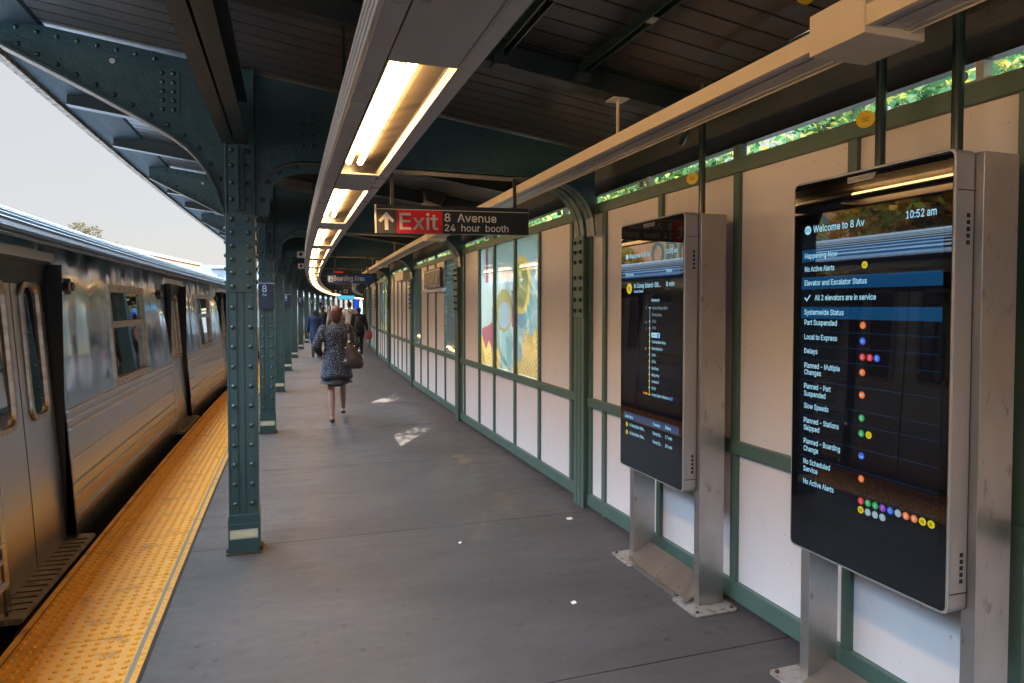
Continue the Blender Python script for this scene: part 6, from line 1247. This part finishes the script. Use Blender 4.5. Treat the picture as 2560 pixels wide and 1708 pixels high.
def building(name, label, u, s, w, d, h, rows, cols, wall, rz=0, parapet=True, glassroof=False):
    t = thing(name, label, 'building', u, s, -1.3, rz=rz)
    mb = MB(); mb.box(-d / 2, d / 2, -w / 2, w / 2, 0, h); mb.build('wall', wall, t)
    mb = MB(); mb.box(-d / 2 - .15, d / 2 + .15, -w / 2 - .15, w / 2 + .15, h, h + .35); mb.build('roof', 'bld_white', t)
    for r in range(rows):
        for c in range(cols):
            mb = MB(); y = -w / 2 + w * (c + .5) / cols; z = h * (r + .45) / rows; hw, hh = w / cols * .28, h / rows * .27
            mb.box(d / 2 + .0, d / 2 + .05, y - hw, y + hw, z - hh, z + hh); o = mb.build('window', 'bld_glass', t)
            x = -w / 2 + 0
            mb = MB(); xx = -d / 2 + d * (c + .5) / cols; hw = d / cols * .28
            mb.box(xx - hw, xx + hw, -w / 2 - .05, -w / 2, z - hh, z + hh); mb.build('window', 'bld_glass', t)
    return t
building('station_building', 'white low building beyond the train roof beside the first column', -7.6, 70, 4, 3.6, 6.3, 2, 3, 'bld_white')
building('glazed_house', 'pale building with a sloping glazed roof just above the train', -17.6, 76, 5, 5, 6.0, 2, 3, 'bld_grey')
t = thing('glass_roof', 'sloping blue glass roof over the tracks beyond the train', 'roof', -14.9, 70, 4.3)
mb = MB(); mb.prism([(-1.3, .0), (1.3, 0.0), (.9, 1.25), (-.9, 1.25)], -2, 2); mb.build('glazing', 'bld_glass', t)
mb = MB()
for i in range(9):
    x = -1.2 + i * .29; mb.prism([(x, -.06), (x + .1, -.06), (x + .1, 0), (x, 0)], -2.05, 2.05); mb.box(x, x + .05, -2.06, -2.0, 0, 1.2)
mb.build('glazing_bar', 'bld_white', t)
building('apartment_house', 'grey building with tall windows right of the sloping glass roof', -14.6, 80, 6, 4.8, 7.0, 3, 4, 'bld_grey')
t = thing('end_wall', 'pale wall closing the far end of the platform', 'wall', 0.9, S_END + 3, 0)
mb = MB(); mb.box(-3, 4, 0, .2, -1.3, 2.2); mb.build('wall', 'concrete_wall', t)
tree('sunlit yellow green tree glowing past the far end of the platform', 2.3, S_END + 8, -1.2, 6, 4, 3, 'leaf_green', 3000, 21, None, .2)

# ================================================================ PEOPLE
_BV = [(0, 0, -1)] + [(math.sin(math.pi * j / 7) * math.cos(math.pi * i / 5), math.sin(math.pi * j / 7) * math.sin(math.pi * i / 5), -math.cos(math.pi * j / 7)) for j in range(1, 7) for i in range(10)] + [(0, 0, 1)]
_BF = [(0, 1 + (i + 1) % 10, 1 + i) for i in range(10)] + [(1 + j * 10 + i, 1 + j * 10 + (i + 1) % 10, 11 + j * 10 + (i + 1) % 10, 11 + j * 10 + i) for j in range(5) for i in range(10)] + [(61, 51 + i, 51 + (i + 1) % 10) for i in range(10)]
def remeshed(name, caps, matn, parent, voxel, smooth=6, ell=()):
    """one continuous surface from tapered capsules (p0,r0,p1,r1[,flat]) and ellipsoids (c,(rx,ry,rz))"""
    vs = []; fs = []
    def ball(c, r):
        rx, ry, rz = r if isinstance(r, tuple) else (r, r, r); o = len(vs)
        vs.extend((c[0] + x * rx, c[1] + y * ry, c[2] + z * rz) for x, y, z in _BV); fs.extend(tuple(i + o for i in f) for f in _BF)
    for cp in caps:
        p0, r0, p1, r1 = cp[:4]; fl = cp[4] if len(cp) > 4 else (1, 1)
        p0, p1 = Vector(p0), Vector(p1); n = max(2, int((p1 - p0).length / (min(r0, r1) * .6)) + 1)
        for i in range(n + 1):
            q = i / n; r = r0 + (r1 - r0) * q; ball(p0.lerp(p1, q), (r * fl[0], r * fl[1], r * (1 if len(cp) < 6 else cp[5])))
    for c, r in ell: ball(Vector(c), r)
    me = bpy.data.meshes.new('tmp'); me.from_pydata(vs, [], fs); me.update()
    ob = bpy.data.objects.new('tmp', me); C.objects.link(ob)
    rm = ob.modifiers.new('r', 'REMESH'); rm.mode = 'VOXEL'; rm.voxel_size = voxel; rm.use_smooth_shade = True
    sm = ob.modifiers.new('s', 'SMOOTH'); sm.iterations = smooth; sm.factor = .5
    dg = bpy.context.evaluated_depsgraph_get()
    m2 = bpy.data.meshes.new_from_object(ob.evaluated_get(dg)); bpy.data.objects.remove(ob); bpy.data.meshes.remove(me)
    m2.name = name; m2.materials.clear(); m2.materials.append(M[matn]) if isinstance(matn, str) else m2.materials.append(matn)
    o = bpy.data.objects.new(name, m2); C.objects.link(o); o.parent = parent
    return o
def cloth(name, c, vary=None, rough=.85): 
    M[name] = mat(name, c, rough, vary=vary, bump=(40, .3, one, .004)); return name
M['skin'] = mat('skin', (.50, .27, .19), .55); M['tights'] = mat('sheer_tights', (.36, .205, .155), .5)
cloth('navy', (.006, .020, .070)); cloth('dark_cloth', (.012, .014, .018)); cloth('grey_cloth', (.24, .22, .20)); cloth('white_shirt', (.50, .54, .60)); cloth('blue_shirt', (.02, .08, .28))
cloth('jeans', (.02, .028, .05)); cloth('brown_cloth', (.07, .05, .04))
M['hair_red'] = mat('hair_auburn', (.045, .014, .008), .55, vary=(40, (.13, .04, .014), .7, (1, 1, .4)), bump=(90, .6, (1, 1, .3), .006))
M['hair_dark'] = mat('hair_dark', (.02, .014, .012), .5); M['hair_grey'] = mat('hair_grey', (.40, .38, .36), .6)
M['leather'] = mat('bag_leather', (.055, .032, .030), .36, bump=(40, .3, one, .004), vary=(12, (.03, .02, .02), .8, one)); M['gold'] = mat('gold_hardware', (.75, .50, .20), .25, metal=1)
M['shoe'] = mat('black_shoe', (.008, .008, .009), .25)
def tweed():
    m = mat('tweed_navy', (.018, .032, .065), .9); n = m.node_tree.nodes; l = m.node_tree.links
    t_ = n.new('ShaderNodeTexCoord'); outs = []
    for st in ((50, 50, 230), (150, 150, 52)):
        mp = n.new('ShaderNodeMapping'); mp.inputs['Scale'].default_value = st; l.new(t_.outputs['Object'], mp.inputs[0])
        x = n.new('ShaderNodeTexNoise'); x.inputs['Scale'].default_value = .9; x.inputs['Detail'].default_value = 2; l.new(mp.outputs[0], x.inputs[0])
        r = n.new('ShaderNodeMapRange'); r.inputs[1].default_value = .60; r.inputs[2].default_value = .65; l.new(x.outputs[0], r.inputs[0]); outs.append(r)
    mx = n.new('ShaderNodeMath'); mx.operation = 'MAXIMUM'; l.new(outs[0].outputs[0], mx.inputs[0]); l.new(outs[1].outputs[0], mx.inputs[1])
    k = n.new('ShaderNodeMix'); k.data_type = 'RGBA'; l.new(mx.outputs[0], k.inputs[0]); k.inputs[6].default_value = (.007, .014, .032, 1); k.inputs[7].default_value = (.26, .31, .37, 1)
    l.new(k.outputs[2], n['Principled BSDF'].inputs['Base Color']); return m
M['tweed'] = tweed()
def hand(caps, w, d, side, curl=.5, s=1.0):
    """palm + five bent fingers; w wrist point, d direction down the hand"""
    w, d = Vector(w), Vector(d).normalized(); lat = Vector((0, 1, 0)); nrm = Vector((side, 0, 0))
    lat = (lat - d * lat.dot(d)).normalized(); nrm = d.cross(lat).normalized()
    if nrm.x * side < 0: nrm = -nrm                      # back of the hand looks outwards
    p1 = w + d * .085 * s
    for q in (-.026, -.009, .009, .026): caps.append((w + lat * q * .8 * s, .014 * s, p1 + lat * q * s, .012 * s))
    for q, ln in zip((.030, .010, -.010, -.029), (.070, .078, .072, .056)):
        a = p1 + lat * q * s; b = a + (d - nrm * .25 * curl) .normalized() * ln * .45 * s; c = b + (d - nrm * 1.0 * curl).normalized() * ln * .33 * s; e = c + (d * .6 - nrm * 1.6 * curl).normalized() * ln * .25 * s
        caps += [(a, .0092 * s, b, .0086 * s), (b, .0086 * s, c, .0080 * s), (c, .0080 * s, e, .0072 * s)]
    a = w + d * .025 * s + lat * .026 * s; b = a + (d * .6 + lat * .7 - nrm * .2).normalized() * .035 * s; c = b + (d * .9 + lat * .2 - nrm * .3).normalized() * .028 * s
    caps += [(a, .0125 * s, b, .0105 * s), (b, .0105 * s, c, .0085 * s)]
def person(label, u, s, Hh, rz, top, legs, hair, pose, wide=1.0, skirt=None, hairstyle='short', bald=False, coat_len=.50, shoe='shoe', voxel=.014, toward=False, collar=None, fine=False):
    t = thing('person', label, 'person', u, s, 0, rz=rz); k = Hh / 1.70
    V = lambda x, y, z: Vector((x * k, y * k, z * k))
    hipw = .088 * wide
    J = dict(hl=V(-hipw, 0, .90), hr=V(hipw, 0, .90), sl=V(-.165 * wide, 0, 1.405), sr=V(.165 * wide, 0, 1.405))
    J.update({a: V(*b) for a, b in pose.items()})
    sk = []
    for q in 'lr':
        sk += [(J['h' + q], .085 * k * wide, J['k' + q], .054 * k), (J['k' + q], .054 * k, J['k' + q].lerp(J['a' + q], .35) + V(0, -.012, 0), .055 * k), (J['k' + q].lerp(J['a' + q], .35) + V(0, -.012, 0), .055 * k, J['a' + q], .034 * k)]
        f = J['f' + q]; sk += [(J['a' + q] + V(0, -.02, -.035), .032 * k, f, .026 * k)]
        sk += [(J['s' + q], .052 * k * wide, J['e' + q], .040 * k), (J['e' + q], .040 * k, J['w' + q], .026 * k)]
        hand(sk, J['w' + q], J['w' + q] - J['e' + q] + V(0, .0, -.12), -1 if q == 'l' else 1, .5, k)
    sk += [(V(0, 0, .95), .12 * k * wide, V(0, 0, 1.15), .105 * k * wide, (1.25, .85)), (V(0, 0, 1.15), .105 * k * wide, V(0, -.01, 1.36), .12 * k * wide, (1.35, .85)), (V(0, -.01, 1.40), .055 * k, V(0, .01, 1.52), .052 * k)]
    hd = V(0, .025, 1.60); fy = -1 if toward else 1
    el = [(hd, (.074 * k, .092 * k, .105 * k)), (hd + V(0, .03, -.055), (.055 * k, .062 * k, .055 * k)), (hd + V(0, .10, -.015), (.012 * k, .018 * k, .018 * k)),
          (hd + V(-.076, 0, -.01), (.010 * k, .018 * k, .028 * k)), (hd + V(.076, 0, -.01), (.010 * k, .018 * k, .028 * k)), (hd + V(0, .092, -.052), (.024 * k, .006 * k, .006 * k))]
    remeshed('body', sk, 'tights' if skirt else 'skin', t, voxel * (.55 if fine else 1), 4, el)
    for sx in (-1, 1):
        mb = MB(); mb.dome(hd + V(sx * .03, .086, .012), (0, 1, 0), .011 * k, .006); mb.build('eye', 'white_paint', t)
    # top
    zl = .98 - (coat_len - .5) * .9
    tp = [(V(0, 0, zl), .150 * k * wide, V(0, 0, 1.15), .125 * k * wide, (1.22, .95)), (V(0, 0, 1.15), .125 * k * wide, V(0, -.012, 1.345), .135 * k * wide, (1.32, .88)),
          (J['sl'] + V(.03, 0, -.02), .066 * k * wide, J['sr'] + V(-.03, 0, -.02), .066 * k * wide), (V(0, -.005, 1.42), .065 * k, V(0, 0, 1.475), .058 * k)]
    for q in 'lr': tp += [(J['s' + q], .072 * k * wide, J['e' + q], .060 * k * wide), (J['e' + q], .060 * k * wide, J['e' + q].lerp(J['w' + q], .90), .043 * k * wide)]
    remeshed('jacket' if top != 'white_shirt' else 'shirt', tp, top, t, voxel, 5)
    if collar:
        mb = []; mb.append((V(-.045, -.02, 1.455), .034 * k, V(.045, -.02, 1.455), .034 * k)); remeshed('collar', mb, collar, t, voxel * .7, 4)
    if not skirt:
        lg = [(V(-hipw * .5, 0, .93), .115 * k * wide, V(hipw * .5, 0, .93), .115 * k * wide)]
        for q in 'lr': lg += [(J['h' + q], .100 * k * wide, J['k' + q], .075 * k), (J['k' + q], .075 * k, J['a' + q] + V(0, 0, -.02), .056 * k)]
        remeshed('trousers', lg, legs, t, voxel, 5)
    else:
        mb = MB(); n = 40; ring = []
        for j, (z, rx, ry) in enumerate(((.90, .17, .13), (.72, .185, .15), (.64, .215, .175), (.600, .235, .19))):
            for i in range(n):
                a = 2 * math.pi * i / n; w = 1 + (.035 * math.sin(a * 9) * j / 3); ring.append(V(rx * w * math.cos(a), ry * w * math.sin(a) + .01, z + .010 * j / 3 * math.sin(a * 9 + 1)))
        mb.add(ring, [(j * n + i, j * n + (i + 1) % n, (j + 1) * n + (i + 1) % n, (j + 1) * n + i) for j in range(3) for i in range(n)]); mb.build('skirt', skirt, t, smooth=True)
    for q in 'lr':
        a, f = J['a' + q], J['f' + q]; sh = []
        heel = a + V(0, -.030, -.052); sh = [(heel, .036 * k, f + V(0, 0, 0), .033 * k, (1.1, 1), .75), (f, .034 * k, f + (f - heel).normalized() * .06 * k, .024 * k, (1.25, 1), .7)]
        remeshed('shoe', sh, shoe, t, voxel * .7, 3)
    if not bald:
        hr = [(hd + V(0, -.022, .03), (.087 * k, .088 * k, .092 * k)), (hd + V(0, -.045, -.03), (.072 * k, .055 * k, .07 * k))]
        if hairstyle == 'updo': hr += [(hd + V(.0, -.03, .075), (.080 * k, .080 * k, .055 * k)), (hd + V(.012, -.045, .108), (.052 * k, .052 * k, .036 * k)), (hd + V(0, -.078, .03), (.05 * k, .035 * k, .075 * k)), (hd + V(.02, -.02, .128), (.022 * k, .03 * k, .022 * k))]
        if hairstyle == 'bob': hr += [(hd + V(0, -.03, -.035), (.098 * k, .075 * k, .075 * k)), (hd + V(0, -.02, .04), (.098 * k, .095 * k, .08 * k))]
    else: hr = [(hd + V(0, -.045, -.03), (.080 * k, .062 * k, .045 * k))]
    remeshed('hair', [], hair, t, voxel * .7, 3, hr)
    return t, k
stride = dict(kl=(-.075, .06, .50), al=(-.07, -.015, .095), fl=(-.07, .10, .035), kr=(.10, .18, .53), ar=(.115, .40, .16), fr=(.125, .50, .075),
              el=(-.30, -.04, 1.17), wl=(-.225, .17, 1.02), er=(.29, -.02, 1.18), wr=(.16, .22, 1.12))
walkA = dict(kl=(-.09, .13, .50), al=(-.09, .12, .095), fl=(-.09, .24, .035), kr=(.09, .02, .50), ar=(.09, -.22, .15), fr=(.09, -.12, .055), el=(-.24, -.08, 1.13), wl=(-.27, .02, .90), er=(.24, .06, 1.13), wr=(.27, .14, .91))
walkB = dict(kr=(.09, .13, .50), ar=(.09, .12, .095), fr=(.09, .24, .035), kl=(-.09, .02, .50), al=(-.09, -.22, .15), fl=(-.09, -.12, .055), el=(-.24, .06, 1.13), wl=(-.27, .14, .91), er=(.25, -.06, 1.13), wr=(.30, -.02, .90))
w, k = person('woman with pinned auburn hair in speckled navy tweed coat and short black skirt walking away', .90, 9.86, 1.60, 0, 'tweed', 'tights', 'hair_red', stride, wide=1.12, skirt='black', hairstyle='updo', coat_len=.80, voxel=.011, fine=True, collar='dark_cloth')
# flared tail of the coat, its hem trimmed black
mb = MB(); n = 48; ring = []
for j, (z, rx, ry) in enumerate(((1.10, .185, .135), (.98, .198, .158), (.86, .212, .172), (.76, .226, .184), (.715, .234, .188))):
    for i in range(n):
        a = 2 * math.pi * i / n; q = 1 + .03 * math.sin(a * 5 + .6) * j / 4; ring.append(Vector((rx * q * math.cos(a), ry * q * math.sin(a), z + .012 * math.sin(a * 3))) * k)
F = [(j * n + i, j * n + (i + 1) % n, (j + 1) * n + (i + 1) % n, (j + 1) * n + i) for j in range(4) for i in range(n)]
mb.add(ring, F); mb.build('coat_tail', 'tweed', w, smooth=True)
mb = MB(); mb.add([v * 1.008 for v in ring[-n:]] + [Vector((v.x * 1.01, v.y * 1.01, v.z - .030)) for v in ring[-n:]], [(i, (i + 1) % n, n + (i + 1) % n, n + i) for i in range(n)]); mb.build('hem', 'dark_cloth', w, smooth=True)
b = thing('shoulder_bag', 'dark brown leather shoulder bag with gold fittings hanging at the tweed coated woman\'s side', 'bag', 1.10, 9.70, 0)
remeshed('pouch', [(Vector((.03, 0, .90)), .13, Vector((-.01, 0, 1.03)), .085, (1.0, .55)), (Vector((-.01, 0, 1.03)), .085, Vector((-.035, 0, 1.17)), .035, (1.0, .6)), (Vector((-.06, 0, .86)), .07, Vector((.10, 0, .84)), .07, (1, .8))], 'leather', b, .011, 4)
mb = MB(); mb.pipe([(-.04, -.02, 1.17), (-.045, -.03, 1.27), (-.05, .0, 1.37), (-.055, .08, 1.42)], .014, 8); mb.pipe([(.0, .04, 1.14), (-.02, .06, 1.30), (-.05, .08, 1.42)], .011, 8); mb.build('strap', 'leather', b, smooth=True)
mb = MB(); mb.pipe([(-.043, -.048, 1.19), (-.047, -.056, 1.27)], .010, 8); mb.build('snap_hook', 'casing', b)
mb = MB(); mb.disc((-.04, -.045, 1.165), (0, -1, 0), .018, .012, 10); mb.disc((-.09, -.05, 1.08), (0, -1, 0), .011, .01, 8); mb.disc((.03, -.05, 1.10), (0, -1, 0), .011, .01, 8)
mb.build('gold_fitting', 'gold', b)
person('woman with dark bobbed hair in plain blue coat and black trousers, seen from behind', .66, 22.4, 1.54, 0, 'navy', 'dark_cloth', 'hair_dark', walkB, wide=1.22, coat_len=.78, collar='white_shirt', hairstyle='bob')
m_, k2 = person('man in dark suit with a black backpack walking beside the wall', 2.04, 23.4, 1.60, 0, 'dark_cloth', 'dark_cloth', 'hair_dark', walkB, wide=1.12, coat_len=.6)
b = thing('backpack', 'black backpack on the back of the man in the dark suit', 'backpack', 2.04, 23.22, 0)
remeshed('pack', [(Vector((0, 0, 1.0)), .12, Vector((0, 0, 1.22)), .11, (1.1, .7))], 'rubber', b, .015, 3)
mb = MB(); mb.box(-.10, .10, -.095, -.085, .98, 1.12); mb.build('pocket', 'dark_cloth', b, bevel=.01)
b = thing('red_bag', 'red patterned bag held low by the man with the backpack', 'bag', 2.36, 23.35, 0)
remeshed('pouch', [(Vector((0, 0, .64)), .12, Vector((.02, 0, .74)), .09, (1, .5))], MATS['marker_lamp'] if False else mat('red_cloth', (.42, .03, .035), .6, vary=(30, (.6, .2, .2), .8, one)), b, .015, 3)
mb = MB(); mb.pipe([(-.05, 0, .80), (-.04, 0, .86), (.02, 0, .86), (.06, 0, .80)], .008); mb.build('handle', 'marker_lamp' if False else 'rubber', b)
person('tall man in a pale shirt with crossed dark straps, beyond the backpack', 1.80, 26.2, 1.80, 0, 'white_shirt', 'jeans', 'hair_dark', walkA, coat_len=.5)
person('bald grey haired man in a beige jacket', 1.28, 24.6, 1.70, 0, 'grey_cloth', 'grey_cloth', 'hair_grey', walkA, bald=True, wide=1.1)
person('person with dark hair and a dark jacket left of the bald man', .84, 26.0, 1.66, 0, 'dark_cloth', 'jeans', 'hair_dark', walkB)
person('person in a brown top facing the camera, far down the platform', 1.06, 27.6, 1.66, math.pi, 'brown_cloth', 'jeans', 'hair_dark', walkA)
person('person in a bright blue shirt walking furthest away', 1.52, 29.4, 1.58, 0, 'blue_shirt', 'jeans', 'hair_dark', walkB)
b = thing('shoulder_bag', 'black bag slung from the strap of the man in the pale shirt', 'bag', 1.98, 26.0, 0)
remeshed('pouch', [(Vector((0, 0, 1.0)), .13, Vector((0, 0, 1.12)), .12, (1, .5))], 'rubber', b, .018, 3)
mb = MB(); mb.pipe([(0, -.02, 1.2), (-.12, -.13, 1.36), (-.24, -.08, 1.5)], .014); mb.build('strap', 'rubber', b)
